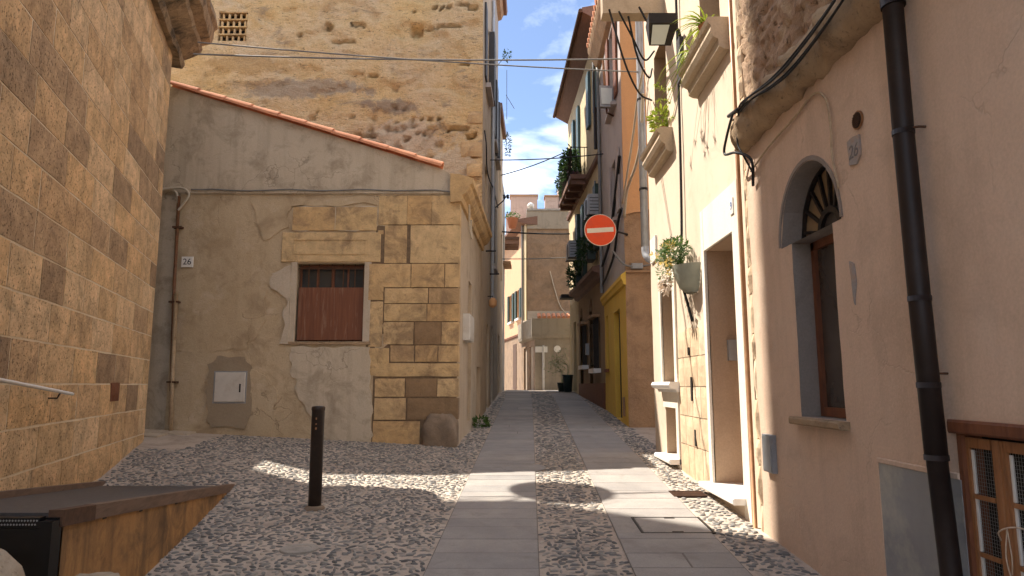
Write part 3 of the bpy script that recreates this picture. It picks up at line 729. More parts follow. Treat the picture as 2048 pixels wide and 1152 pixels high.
# ================================================================ corner house (front facing us, frontal)
HF = Fr(0, 11.6, 1, 11.6, 1); HR = Fr(-.92, 11.6, -.72, 16, 1)
house = empty('corner_house', (-3.4, 11.6, .8), 'low ochre rendered corner house with sloping tiled verge and golden quoins', 'house')
htop = lambda u: 5.46 + .3133 * (-1.224 - u) if u < -1.224 else 5.46 - (u + 1.224) * .68
hd = lambda u, z: .012 * fbm(u * 1.1, z * 1.1, 2.2, 4) * 2 + .006 * fbm(u * 5, z * 5, 7.1, 3) + (.014 * fbm(u * 2.3, z * 2.3, 9.9, 4) if z < 2.6 else 0)
s, r = wall(HF, -5.79, -.92, .2, 5.03, [dict(u0=-3.71, u1=-2.53, z0=2.43, z1=3.78, depth=.22)], .07, hd)
s.build('wall', M['ochre_render'], house, True); r.build('window_reveal', M['ochre_render'], house)
s, r = wall(HF, -6.15, -.92, 5.03, 8.0, [], .12, lambda u, z: .02 + .008 * fbm(u, z, 4.4, 4) * 2, htop); s.build('upper_wall', M['grey_render'], house, True)
B().fbox(HF, -6.15, -5.79, -.2, 5.03, -.5, -.13).build('recessed_wall', M['pale_render'], house)
B().fbox(HF, -5.80, -5.77, -.2, 5.03, -.5, -.008).build('wall_return', M['ochre_render'], house)
B().prof(HF, [(0, 5.0), (.035, 5.015), (.04, 5.045), (.02, 5.065)], -5.79, -.95).build('string_ledge', M['grey_render'], house)
# right face
s, r = wall(HR, 0, HR.L, 0, 5.2, [dict(u0=1.55, u1=2.15, z0=1.0, z1=3.72, depth=.2), dict(u0=3.35, u1=4.2, z0=.4, z1=2.1, depth=.2)], .15, rough(.01, 1.5, .004))
s.build('alley_wall', M['beige'], house, True); r.build('alley_reveal', M['beige'], house)
B().fbox(HR, 1.55, 2.15, 1.0, 3.72, -.24, -.2).build('door', M['grey_render'], house)
B().fbox(HR, 3.35, 4.2, .4, 2.1, -.24, -.2).build('cellar_door', M['darkwood'], house)
m = B(); m.hexa([(-6.15, 11.64, 0), (-1.1, 11.95, 0), (-.9, 15.9, 0), (-6.15, 15.9, 0), (-6.15, 11.64, 6.95), (-1.1, 11.95, 5.3), (-.9, 15.9, 5.25), (-6.15, 15.9, 6.95)]); m.build('body', M['grey_render'], house)
B().box(-9.5, -7.2, 11.7, 16, 0, 7.4).build('lane_shade_block', M['grey_render'], house)  # unseen block, added to end the sun band on the left
# roof: slope falling to the street side, corrugated with tiles
m = B(); ny = 44; ue = fit(-6.15, -1.0, 14)
for i, u in enumerate(ue):
    for j in range(ny + 1):
        yy = 11.62 + (15.95 - 11.62) * j / ny; m.v.append((u, yy, htop(u) - .04 + .035 * (j % 2)))
for i in range(len(ue) - 1):
    for j in range(ny): a = i * (ny + 1) + j; m.f.append((a, a + ny + 1, a + ny + 2, a + 1))
m.build('roof', M['terracotta2'], house)
# verge tiles
tl = .51; u = -1.235; i = 0; sl = math.atan(.3133); cs, sn = math.cos(sl), math.sin(sl)
rg = random.Random(8)
def tile_mesh():
    m = B(); k = 7; r0, r1 = .115, .088
    for t in (0, 1):
        r_ = r0 if t == 0 else r1
        for j in range(k + 1):
            a = math.pi * j / k; m.v.append((-t * .54, -r_ * math.cos(a), r_ * math.sin(a)))
        for j in range(k + 1):
            a = math.pi * j / k; m.v.append((-t * .54, -(r_ - .016) * math.cos(a), (r_ - .016) * math.sin(a)))
    n = 2 * (k + 1)
    for j in range(k):
        m.f.append((j, j + 1, n + j + 1, n + j)); m.f.append((k + 1 + j, n + k + 1 + j, n + k + 2 + j, k + 2 + j)); m.f.append((j, k + 1 + j, k + 2 + j, j + 1))
    m.f += [(0, n, n + k + 1, k + 1), (k, 2 * k + 1, n + 2 * k + 1, n + k)]
    return m.mesh('roof_tile', False)
tm = tile_mesh(); tm.materials.append(M['terracotta'])
while u > -6.0:
    o = bpy.data.objects.new('roof_tile', tm); COL.objects.link(o); o.parent = house
    o.location = Vector((u, 11.60 + rg.uniform(-.008, .008), htop(u) + .015)) - Vector(house.location); o.rotation_euler = (rg.uniform(-.04, .04), sl + rg.uniform(.005, .03), rg.uniform(-.012, .012))
    u -= tl * cs
# moulded stone eaves along the alley side
prof = [(-.15, 4.84), (.05, 4.86), (.07, 4.93), (.06, 4.97), (.14, 5.02), (.19, 5.1), (.20, 5.16), (.25, 5.18), (.25, 5.27), (.0, 5.34), (-.15, 5.36)]
m = B(); us = [-.10] + fit(-.08, 4.35, 22); pk = len(prof)
for u in us:
    for n_, z_ in prof: w_ = .016 * fbm(u * 3, z_ * 4, n_ * 4, 3); m.v.append(HR.p(u, z_ + w_, n_ + w_))
for i in range(len(us) - 1):
    for j in range(pk): m.f.append((i * pk + j, i * pk + (j + 1) % pk, (i + 1) * pk + (j + 1) % pk, (i + 1) * pk + j))
m.f += [tuple(range(pk)), tuple(range((len(us) - 1) * pk, len(us) * pk))]; m.build('eaves_cornice', M['quoin'], house)
# exposed quoin and window stones: (u0,u1,z0,z1,dark)
Q_ = []
X_ = lambda px: (px - 1024) / 115.4
rows = [((392, 450), [(757, 812), (814, 862), (864, 918)]), ((452, 527), [(770, 813), (822, 918)]), ((529, 575), [(748, 822), (825, 889), (892, 918)]), ((577, 606), [(773, 857), (861, 918)]),
        ((608, 641), [(773, 855), (858, 918)]), ((643, 686), [(773, 830), (834, 884, 1), (887, 918)]), ((688, 719), [(787, 832), (836, 878), (881, 918)]), ((722, 747), [(757, 918)]),
        ((751, 785), [(759, 815), (819, 877, 1), (880, 918)]), ((788, 828), [(759, 818), (823, 917, 1)]), ((831, 885), [(757, 846)]),
        ((529, 600), [(741, 769)]), ((603, 690), [(743, 769)]), ((693, 745), [(745, 783)]), ((415, 462), [(585, 668), (671, 752)]), ((462, 470), [(757, 766)])]
zy = lambda py: 4.992 + (390 - py) * .00882
for (ya, yb), bl in rows:
    for b_ in bl: Q_.append((X_(b_[0]) - .006, X_(b_[1]) + .006, zy(yb), zy(ya), len(b_) > 2))
for i, (u0, u1, z0, z1, dk) in enumerate(Q_):
    m = B(); rg = random.Random(i + 40); u1_ = -.905 if u1 > -.95 else u1; sub = 4; wdt = u1_ - u0; ht = z1 - z0
    if dk: z0 += .0; 
    n0 = rg.uniform(.016, .03)
    gu = grid_lines(0, wdt, max(.11, wdt / 6)); gv = grid_lines(0, ht, max(.09, ht / 4))
    def dsp(u, z): return n0 + .012 * fbm((u0 + u) * 5, (z0 + z) * 5, i * 1.3, 3)
    nn = len(gv)
    for ii, u in enumerate(gu):
        for jj, z in enumerate(gv):
            e = ii in (0, len(gu) - 1) or jj in (0, nn - 1)
            ju, jz = .012 * fbm((u0 + u) * 9, (z0 + z) * 9, i, 2) * 1.3, .012 * fbm((u0 + u) * 9, (z0 + z) * 9, i + 50, 2) * 1.3
            m.v.append(HF.p(u0 + u + (ju if not (u1_ > -.95 and ii == len(gu) - 1) else 0), z0 + z + jz, (n0 * .8 if e else dsp(u, z))))
    for ii in range(len(gu) - 1):
        for jj in range(nn - 1): a = ii * nn + jj; m.f.append((a, a + nn, a + nn + 1, a + 1))
    # sides back into the wall
    ring = [(a, 0) for a in range(len(gu) - 1)] + [(len(gu) - 1, b) for b in range(nn - 1)] + [(a, nn - 1) for a in range(len(gu) - 1, 0, -1)] + [(0, b) for b in range(nn - 1, 0, -1)]
    dp = -.03 if u1_ < -.95 else -.32
    b0 = len(m.v)
    for a, b_ in ring: v = m.v[a * nn + b_]; m.v.append((v[0], 11.6 - dp, v[2]))
    kk = len(ring)
    for t in range(kk):
        a = ring[t]; c_ = ring[(t + 1) % kk]; m.f.append((a[0] * nn + a[1], c_[0] * nn + c_[1], b0 + (t + 1) % kk, b0 + t))
    m.build('quoin' if u1_ > -1.0 else 'stone', M['quoin_dark' if dk else 'quoin'], house)
B().fpoly(HF, [(-2.36, 4.98), (-.93, 4.98), (-.93, .4), (-2.34, .4), (-2.34, 2.1), (-2.48, 2.2), (-2.48, 3.9), (-2.36, 3.9)], -.01, .006).build('quoin_mortar', M['joint_brown'], house)
# lintel over the window with a sunk panel
l = B(); l.fbox(HF, -3.98, -2.27, 3.80, 4.32, -.02, .022, .008); lo = l.build('lintel', M['quoin'], house)
l = B()
for a in ((-3.78, -2.52, 4.18, 4.2), (-3.78, -2.52, 3.93, 3.945), (-3.78, -3.765, 3.945, 4.18), (-2.535, -2.52, 3.945, 4.18)): l.fbox(HF, *a, .02, .034)
l.build('lintel_moulding', M['quoin'], lo)
B().fbox(HF, -3.80, -3.70, 2.40, 3.80, -.04, .016, .004).build('window_jamb', M['pale_patch'], house)
B().fbox(HF, -2.54, -2.42, 2.40, 3.80, -.04, .016, .004).build('window_jamb', M['pale_patch'], house)
B().fbox(HF, -3.82, -2.40, 2.375, 2.43, -.2, .03, .006).build('window_sill', M['ledge'], house)
# peeled render: raised ragged skins
for pts, mt, nn_, sd in (([(-4.16, 3.62), (-3.80, 3.72), (-3.78, 2.40), (-3.92, 2.42), (-3.90, 2.9), (-3.86, 3.2), (-4.12, 3.35)], 'pale_patch', .034, 1),
                         ([(-5.12, 2.05), (-4.95, 2.17), (-4.55, 2.17), (-4.38, 2.0), (-4.36, 1.22), (-4.45, 1.0), (-5.0, .98), (-5.1, 1.3)], 'patch_render', .026, 2),
                         ([(-3.75, 2.34), (-2.42, 2.34), (-2.36, 1.4), (-2.32, .5), (-3.0, .5), (-3.25, 1.1), (-3.6, 1.5), (-3.72, 2.0)], 'grey_render', .024, 3),
                         ([(-3.80, 4.78), (-2.36, 4.80), (-2.34, 4.40), (-3.80, 4.36)], 'grey_render', .018, 4),
                         ([(-4.55, 4.9), (-2.36, 4.95), (-2.36, 4.82), (-3.86, 4.8), (-3.9, 4.4), (-4.3, 4.15)], 'ochre_render', .026, 5),
                         ([(-4.9, 1.85), (-4.3, 1.95), (-3.95, 1.6), (-4.02, .5), (-4.3, .5), (-4.34, 1.3)], 'ochre_render', .022, 6),
                         ([(-5.75, 2.6), (-4.9, 2.75), (-4.55, 3.5), (-4.2, 3.3), (-4.25, 2.7), (-4.5, 2.3), (-5.3, 2.3), (-5.75, 2.25)], 'ochre_render', .014, 7)):
    B().fpoly(HF, ragged(pts, 7, .05, sd), -.02, nn_).build('render_patch', M[mt], house)
# window: frame, glazing, board and bars
wf = B()
for a in ((-3.70, -3.66, 2.45, 3.77), (-2.58, -2.54, 2.45, 3.77), (-3.66, -2.58, 3.73, 3.77), (-3.66, -2.58, 2.45, 2.49), (-3.14, -3.09, 2.49, 3.73), (-3.40, -3.37, 2.49, 3.73), (-2.87, -2.84, 2.49, 3.73)):
    wf.fbox(HF, *a, -.2, -.155)
wn_ = wf.build('window', M['redwood'], house)
for a in ((-3.66, -3.40), (-3.37, -3.14), (-3.09, -2.87), (-2.84, -2.58)): B().fbox(HF, a[0], a[1], 2.49, 3.73, -.19, -.178).build('pane', M['glass'], wn_)
B().fbox(HF, -3.675, -2.555, 2.455, 3.365, -.066, -.05, .003).build('board', M['board'], house)
for u in (-3.66, -3.52, -3.34, -3.12, -2.92, -2.72, -2.57): 
    B().tube([HF.p(u, 2.44, -.08), HF.p(u, 3.77, -.08)], .0095, 6).build('window_bar', M['rust'], house)
for z in (3.70, 2.47): B().fbox(HF, -3.70, -2.54, z - .012, z + .012, -.09, -.07).build('window_bar', M['rust'], house)
# rough guard stone at the corner foot
m = B(); k = 32; nr = 14
for i in range(nr):
    t = i / (nr - 1); sh = 1 if t < .7 else 1 - ((t - .7) / .3) ** 2 * .45
    for j in range(k):
        a = 2 * math.pi * j / k; ca, sa = math.cos(a), math.sin(a); q = (abs(ca) ** 5 + abs(sa) ** 5) ** -.2 * (1 + .55 * fbm(ca * 2.2 + 5, sa * 2.2, t * 2.4, 5)) * sh
        m.v.append((min(-.9, -1.19 + .29 * q * ca), 11.62 + .17 * q * sa, .50 + .72 * t + .06 * fbm(ca * 2, sa * 2, t * 3 + 4, 3)))
for i in range(nr - 1):
    for j in range(k): m.f.append((i * k + j, i * k + (j + 1) % k, (i + 1) * k + (j + 1) % k, (i + 1) * k + j))
m.f.append(tuple((nr - 1) * k + j for j in range(k)))
m.build('guard_stone', M['boulder'], house, True)

# things on the house front
mb_ = empty('meter_box', HF.p(-4.72, 1.66, 0), 'off-white square meter box with a small lock on the ochre front', 'meter box')
B().fbox(HF, -5.01, -4.45, 1.395, 1.935, -.02, .03).build('frame', M['grey_metal'], mb_)
dr = B().fbox(HF, -4.985, -4.475, 1.42, 1.91, .02, .045, .008).build('door', M['white_metal'], mb_)
B().fbox(HF, -4.57, -4.545, 1.58, 1.72, .045, .05).build('lock', M['iron'], dr)
pl = empty('house_number_plate', HF.p(-5.59, 3.8, 0), 'small white house number plate reading 26 beside the rusty pipe', 'number plate')
B().fbox(HF, -5.69, -5.49, 3.705, 3.89, .01, .035, .004).build('plate', M['plate'], pl)
text('26', HF, -5.59, 3.797, .037, .15, M['ink'], pl, 'number')
pp = empty('service_pipe', HF.p(-5.75, 1, .04), 'thin rust stained service pipe running up beside plate 26', 'pipe')
B().tube([HF.p(-5.80, 4.95, .055), HF.p(-5.77, 3.3, .055), HF.p(-5.70, 1.6, .055)], .028, 8).build('upper_pipe', M['pipe_rust'], pp, True)
B().tube([HF.p(-5.72, 3.25, .07), HF.p(-5.69, 1.9, .07), HF.p(-5.66, .95, .06)], .034, 8).build('lower_pipe', M['pipe_tan'], pp, True)
for z, u in ((4.4, -5.79), (3.1, -5.76), (1.75, -5.70)): B().fbox(HF, u - .07, u + .09, z - .015, z + .015, .0, .10).build('clip', M['rust'], pp)
m = B(); m.tube(spline([HF.p(-6.3, 5.06, .05), HF.p(-6.0, 5.09, .05), HF.p(-5.85, 5.02, .06), HF.p(-5.80, 4.8, .06)]), .02, 6)
m.tube(spline([HF.p(-6.1, 5.07, .07), HF.p(-5.75, 5.10, .07), HF.p(-5.62, 4.98, .07), HF.p(-5.70, 4.82, .07), HF.p(-5.79, 4.7, .07)]), .02, 6)
m.build('cable_loop', M['cable_pale'], pp, True)
lv = empty('louvre_vent', HF.p(-6.05, 1.6, -.13), 'dark green louvred vent low beside the church corner', 'vent')
B().fbox(HF, -6.3, -5.92, 1.38, 1.93, -.15, -.11).build('frame', M['shutter_green'], lv)
for i in range(8): z = 1.42 + i * .06; B().prof(HF, [(-.112, z), (-.08, z - .012), (-.08, z + .012), (-.112, z + .045)], -6.27, -5.95).build('slat', M['shutter_green'], lv)
cb = B(); pts = [HF.p(-5.6, 5.08, .045)] + [HF.p(u, 5.085 - .03 * abs(math.sin(u * 2.4)) - (.0 if u < -1.6 else .06 * (u + 1.6)), .05) for u in fit(-5.4, -1.0, 26)] + [HF.p(-.86, 5.0, .08)]
tag(cb.tube(pts, .013, 6).build('facade_cable', M['cable_grey']), 'thin grey cable clipped along the string ledge of the ochre house', 'cable')
bx = empty('junction_box', HR.p(1.0, 2.75, 0), 'small cream electric box on the alley side of the corner house', 'electric box')
B().fbox(HR, .68, 1.42, 2.5, 2.98, 0, .13, .01).build('box', M['white_metal'], bx)
B().fbox(HR, .72, 1.38, 2.54, 2.94, .13, .137).build('lid', M['white_metal'], bx)
tag(B().tube(spline([HR.p(.5, 4.95, .12), HR.p(.75, 4.6, .10), HR.p(.95, 4.42, .12), HR.p(1.05, 4.55, .1), HR.p(1.05, 4.8, .1)]), .018, 6).build('cable_hook', M['cable_pale']), 'pale looped cable end hanging under the stone eaves', 'cable')
m = B(); leaves(m, HR.p(2.6, .93, .16), (.14, .28, .14), 160, .10, random.Random(2)); 
tag(m.build('weed', M['leaf']), 'small green weed growing at the foot of the corner house', 'plant')

# ================================================================ tall rubble building behind
TF = Fr(0, 16, 1, 16, 1); TR = Fr(-.72, 16, -.40, 24.3, 1)
tall = empty('tall_building', (-4, 16, 1), 'tall ochre building with an eroded rubble side wall above the tiled roof', 'building')
holes = [(-4.60, 10.62, .22, .18), (-2.40, 10.50, .26, .26), (-1.15, 9.6, .25, .10), (-.98, 7.72, .22, .12), (-1.0, 11.1, .2, .1)]
_hr = random.Random(4)
holes += [(_hr.gauss(-2.9, 1.0), _hr.gauss(7.75, .35), _hr.uniform(.07, .18), _hr.uniform(.06, .13)) for _ in range(34)] + [(_hr.uniform(-9, -1), _hr.uniform(7.5, 13), _hr.uniform(.2, .6), _hr.uniform(.03, .05)) for _ in range(16)]
def td(u, z):
    v = .10 * fbm(u * .45, z * .5, 1.1, 3) + .07 * fbm(u * 1.6, z * 3.2, 5.5, 4) + .05 * fbm(u * 4, z * 8, 8.8, 4)
    e = fbm(u * .8, z * 1.5, 21, 4); 
    if e > .06: v -= .07 * min(1, (e - .06) / .05)
    for a, b, wd, ht in holes:
        d = max(abs(u - a - .06 * noise.noise(Vector((z * 8, u * 8, 2)))) / wd, abs(z - b - .05 * noise.noise(Vector((u * 8, z * 8, 3)))) / ht) * 2
        if d < 1.15: v -= (.22 if wd > .19 else .10) * smooth01((1.15 - d) / .3) * 1.3
    if u > -.95: v *= max(0, (-.72 - u) / .23)
    return v
s, r = wall(TF, -12, -.72, 4.5, 13.2, [dict(u0=-7.36, u1=-6.64, z0=10.2, z1=11.0, depth=.25)], .06, td); s.build('rubble_wall', M['rubble'], tall, True); r.build('vent_reveal', M['rubble'], tall)
B().fbox(TF, -7.37, -6.63, 10.19, 11.01, -.3, -.25).build('vent_back', M['inner_shade'], tall)
for i in range(4):
    z = 10.3 + i * .2
    for j in range(5): 
        u = -7.30 + j * .145 + (.03 if i % 2 else 0); B().tube([TF.p(u, z - .07, -.1), TF.p(u + .02, z, -.06), TF.p(u, z + .07, -.1)], .030, 6).build('vent_tile', M['quoin'], tall, True)
for z in (10.2, 10.4, 10.6, 10.8, 10.99): B().fbox(TF, -7.36, -6.64, z - .014, z + .014, -.2, -.03).build('vent_course', M['quoin'], tall)
for z, h, w_ in ((5.2, .34, .5), (5.62, .30, .34), (6.2, .3, .45), (6.7, .32, .36), (7.2, .36, .5), (8.05, .3, .34)):
    me = random.Random(int(z * 10)).choice(BM).copy(); me.materials.clear(); me.materials.append(M['quoin'])
    place_block(TF, me, -.74 - w_, -.735, z, z + h, .06, tall, 'quoin')
s, r = wall(TR, 0, 3.0, 0, 13.2, [dict(u0=.9, u1=1.9, z0=9.6, z1=11.4, depth=.15), dict(u0=.8, u1=1.7, z0=5.4, z1=7.3, depth=.2), dict(u0=1.6, u1=2.4, z0=.9, z1=3.3, depth=.2)], .3, rough(.01)); s.build('alley_wall', M['beige'], tall); r.build('alley_reveal', M['beige'], tall)
for a in ((.9, 1.9, 9.6, 11.4), (.8, 1.7, 5.4, 7.3)):
    B().fbox(TR, *a, -.2, -.15).build('window', M['glass'], tall)
B().fbox(TR, 1.6, 2.4, .9, 3.3, -.24, -.19).build('door', M['darkwood'], tall)
B().fbox(TR, .42, .88, 9.5, 11.5, .005, .05).build('shutter', M['shutter_dark'], tall); B().fbox(TR, 1.92, 2.4, 9.5, 11.5, .005, .16).build('shutter', M['shutter_dark'], tall)
B().fbox(TR, .8, 2.1, 9.36, 9.48, 0, .14).build('window_sill', M['grey_plaster'], tall)
m = B().box(-12, -.8, 16.4, 19.0, 4, 13.1); m.build('body', M['rubble'], tall)
B().box(-12.2, -.45, 15.9, 19.0, 13.22, 13.36).build('roof', M['terracotta2'], tall)

# ================================================================ left side of the alley
def front(parent, f, u0, u1, z0, z1, mat, ops, res=.4, kinds=None, seed=0, amp=.012, wname='wall'):
    """a street front with openings; kinds[i]: (part name, material, panel depth)"""
    s, r = wall(f, u0, u1, z0, z1, ops, res, rough(amp, 1.2, .003, 9, seed)); s.build(wname, mat, parent, True)
    if ops: r.build('reveal', mat, parent)
    for o, kd in zip(ops, kinds or []):
        if kd:
            d = o.get('depth', .25); B().fbox(f, o['u0'], o['u1'], o['z0'], o['z1'], -d - .04, -d + .004).build(kd[0], kd[1], parent)
LA = Fr(-.605, 19.0, -.49, 22.6, 1)
h2 = empty('alley_house', (-.6, 20.5, 1.2), 'tall drab narrow house next beyond the rubble building on the left', 'house')
front(h2, LA, 0, LA.L, 0, 14.7, M['greyish'], [dict(u0=.4, u1=1.2, z0=1.2, z1=3.4), dict(u0=2.1, u1=2.7, z0=1.9, z1=3.3), dict(u0=.5, u1=1.3, z0=5.2, z1=7.4), dict(u0=.5, u1=1.3, z0=9.0, z1=11.2), dict(u0=2.2, u1=3.0, z0=9.0, z1=11.2), dict(u0=2.2, u1=3.0, z0=5.4, z1=7.4)],
      kinds=[('door', M['darkwood']), ('window', M['glass']), ('window', M['glass']), ('window', M['glass']), ('window', M['glass']), ('window', M['glass'])], seed=3)
for a in ((.05, .48, 9.0, 11.2), (1.32, 1.75, 9.0, 11.2), (1.8, 2.18, 9, 11.2), (3.02, 3.4, 9, 11.2), (.05, .48, 5.2, 7.4)): B().fbox(LA, a[0], a[1], a[2], a[3], .01, .10).build('shutter', M['shutter_dark'], h2)
for a in ((.35, 1.35, 8.9), (2.1, 3.1, 8.9), (.4, 1.4, 5.1)): B().fbox(LA, a[0], a[1], a[2] - .08, a[2], 0, .14).build('window_sill', M['grey_plaster'], h2)
B().box(-9, -.7, 19.0, 22.58, 0, 14.7).build('body', M['greyish'], h2)
m = B(); m.prof(LA, [(-8, 14.72), (.30, 14.72), (.33, 14.86), (-8, 15.6)], -.1, LA.L + .1); m.build('roof', M['eave'], h2)
B().prof(LA, [(.0, 14.45), (.12, 14.5), (.2, 14.7), (0, 14.7)], 0, LA.L).build('cornice', M['brown_rough'], h2)
LB = Fr(-.49, 22.6, -.36, 25.8, 1)
h3 = empty('alley_house', (-.5, 24, 1.4), 'lower beige house farther up the left of the alley under a leafy roof edge', 'house')
front(h3, LB, 0, LB.L, 0, 11.3, M['beige'], [dict(u0=.5, u1=1.3, z0=1.4, z1=3.4), dict(u0=1.9, u1=2.6, z0=5.5, z1=7.3), dict(u0=1.0, u1=1.7, z0=8.6, z1=10.4)], kinds=[('door', M['door_dark']), ('window', M['glass']), ('window', M['glass'])], seed=5)
B().box(-9, -.6, 22.62, 25.8, 0, 11.2).build('body', M['beige'], h3)
B().prof(LB, [(-8, 11.3), (.12, 11.3), (.15, 11.42), (-8, 12.2)], 0, LB.L + .1).build('roof', M['eave'], h3)
m = B(); leaves(m, LB.p(2.0, 10.6, .25), (.10, .4, .45), 130, .10, random.Random(7)); tag(m.build('creeper', M['leaf_dark']), 'dark creeper hanging under the eaves high on the left', 'plant')
m = B(); leaves(m, LA.p(2.5, 12.6, .35), (.12, .2, .16), 60, .09, random.Random(17)); m.tube([LA.p(2.5, 12.2, 0), LA.p(2.5, 12.45, .2), LA.p(2.5, 12.7, .4)], .012, 5); tag(m.build('balcony_plant', M['leaf']), 'wispy green sprig sticking out high on the left house', 'plant')
LC = Fr(-.36, 25.8, -.30, 27.6, 1)
h4 = empty('alley_house', (-.4, 26.6, 1.5), 'pale grey narrow block at the far left end of the alley', 'house')
front(h4, LC, 0, LC.L, 0, 9.6, M['concrete'], [dict(u0=.5, u1=1.2, z0=6.6, z1=8.0)], kinds=[('window', M['glass'])], seed=6)
B().box(-6, -.42, 25.82, 27.6, 0, 9.6).build('body', M['concrete'], h4)
B().fbox(LC, .2, 1.5, 6.35, 6.45, 0, .3).build('window_sill', M['brown_rough'], h4)
# brackets, cables and fittings on the left
tag(B().tube(spline([TR.p(.35, 8.0, .02), TR.p(.3, 7.6, .07), TR.p(.8, 7.2, .05), TR.p(1.6, 7.1, .06), TR.p(3.0, 7.3, .06), TR.p(5.2, 7.3, .07)]), .018, 6).build('wall_cable', M['cable']), 'dark cable looping along the upper left alley wall', 'cable')
ib = empty('wire_bracket', LA.p(2.3, 7.6, 0), 'iron wire bracket with insulators on the left alley wall', 'bracket')
B().tube([LA.p(2.2, 7.3, 0), LA.p(2.3, 7.55, .25), LA.p(2.3, 7.75, .38)], .022, 6).build('arm', M['iron'], ib)
for n_ in (.28, .40): B().lathe(LA.p(2.3, 7.62, n_), [(.03, 0), (.05, .03), (.03, .07), (.05, .1), (.02, .14)], 8).build('insulator', M['iron'], ib)
for i, (f_, u, z, d) in enumerate(((TR, 1.2, 5.1, 'grey'), (TR, 2.7, 4.75, 'black'))):
    tag(B().tube([f_.p(u, z, 0), f_.p(u, z, .26)], .022, 6).build('wall_peg', M['iron']), ('upper' if i == 0 else 'lower') + ' iron peg sticking out of the left alley wall', 'peg')
tag(B().tube([TR.p(2.9, 4.0, .06), TR.p(2.9, 8.6, .06), TR.p(2.9, 13, .06)], .045, 8).build('drainpipe', M['pipe_grey']), 'pale drainpipe down the tall rubble building in the alley', 'drainpipe')
ol = empty('wall_lamp', TR.p(1.9, 3.9, .1), 'small orange wall lamp on the left side of the alley', 'lamp')
B().lathe(TR.p(1.9, 3.72, .14), [(.03, 0), (.10, .05), (.11, .18), (.05, .26)], 10).build('shade', M['orange'], ol)
B().tube([TR.p(1.9, 4.02, 0), TR.p(1.9, 4.02, .14), TR.p(1.9, 3.95, .14)], .015, 6).build('arm', M['iron'], ol)
an = B(); an.tube([LB.p(1.2, 11.3, .25), LB.p(1.2, 13.2, .25)], .01, 5); an.tube([LB.p(.7, 12.0, .25), LB.p(1.9, 12.0, .5)], .01, 5)
tag(an.build('aerial', M['iron']), 'thin television aerial standing above the far left eaves', 'aerial')

# ================================================================ pink house, near right
PW = Fr(2.28, 0, 2.28, 10, -1)
pink = empty('pink_house', (2.28, 4, .2), 'pink rendered house filling the right edge with an arched window', 'house')
ops = [dict(u0=4.75, u1=5.46, z0=1.455, z1=2.84, depth=.20, skip='t'), dict(u0=4.61, u1=5.67, z0=2.84, z1=2.84, arch=.57, depth=.20), dict(u0=1.2, u1=3.56, z0=-.3, z1=1.455, depth=.10)]
ops[1]['z1'] = 2.841
s, r = wall(PW, -3, 6.42, -.6, 3.98, ops, .12, rough(.008, 1.1, .002)); s.build('wall', M['pink'], pink, True); r.build('window_reveal', M['grey_reveal'], pink)
def pdn(u, z):
    d_ = noise.voronoi(Vector((u * 3.2 + .3 * noise.noise(Vector((u * 3, z * 3, 4))), z * 6.5 + .5 * noise.noise(Vector((u * 2, z * 3, 9))), 1)))[0]
    return .06 * fbm(u * 1.3, z * 1.8, 3.1, 3) + .035 * min(.08, d_[1] - d_[0]) / .08 + .045 * fbm(u * 5, z * 9, 2, 5) - .04
s, r = wall(PW, 0, 6.42, 3.98, 6.6, [], .035, lambda u, z: pdn(u, z)); s.build('rubble_wall', M['raw_rubble'], pink, True)
B().fbox(PW, -3, 6.42, 6.6, 9.5, -.7, .0).build('upper_wall', M['raw_rubble'], pink)
B().fbox(PW, -3, 0, 3.98, 6.6, -.7, .0).build('near_wall', M['raw_rubble'], pink)
m = B(); us = fit(-1, 6.44, 220); prof = [(-.1, 3.94), (.0, 3.945), (.06, 3.955), (.09, 3.98), (.11, 4.02), (.12, 4.07), (.13, 4.12), (.135, 4.18), (.13, 4.24), (.11, 4.28), (.07, 4.32), (-.1, 4.36)]; pk = len(prof)
for u in us:
    wr = 1 if u < 4.3 else 1 + .8 * max(-.5, fbm(u * 2.5, 1, 1, 3) * 2)
    for n_, z_ in prof: w_ = (.06 * fbm(u * 3.2, z_ * 4, n_ * 5 + 1, 3) + .045 * fbm(u * 9, z_ * 11, n_ * 9, 4)) * (1.5 if u > 4.3 else .9); m.v.append(PW.p(u, z_ + w_ * .8, n_ * wr + w_))
for i in range(len(us) - 1):
    for j in range(pk): m.f.append((i * pk + j, i * pk + (j + 1) % pk, (i + 1) * pk + (j + 1) % pk, (i + 1) * pk + j))
m.f += [tuple(range((len(us) - 1) * pk, len(us) * pk))]; m.build('string_course', M['ledge'], pink, True)
B().box(2.9, 9, -3, 6.3, -.6, 9.5).build('body', M['pink'], pink)
B().box(2.1, 9, -3, 6.35, 9.5, 9.7).build('roof', M['terracotta2'], pink)
# arched window
B().fbox(PW, 4.70, 5.56, 1.395, 1.452, -.3, .07, .012).build('window_sill', M['ledge'], pink)
f_ = B()
for a in ((5.40, 5.455, 1.46, 2.84), (4.755, 4.81, 1.46, 2.84), (4.81, 5.40, 1.46, 1.53), (4.62, 5.66, 2.775, 2.87)): f_.fbox(PW, *a, -.22, -.15)
w1 = f_.build('window', M['redwood'], pink)
B().fbox(PW, 4.81, 5.40, 1.53, 2.775, -.20, -.18).build('pane', M['glass_brown'], w1)
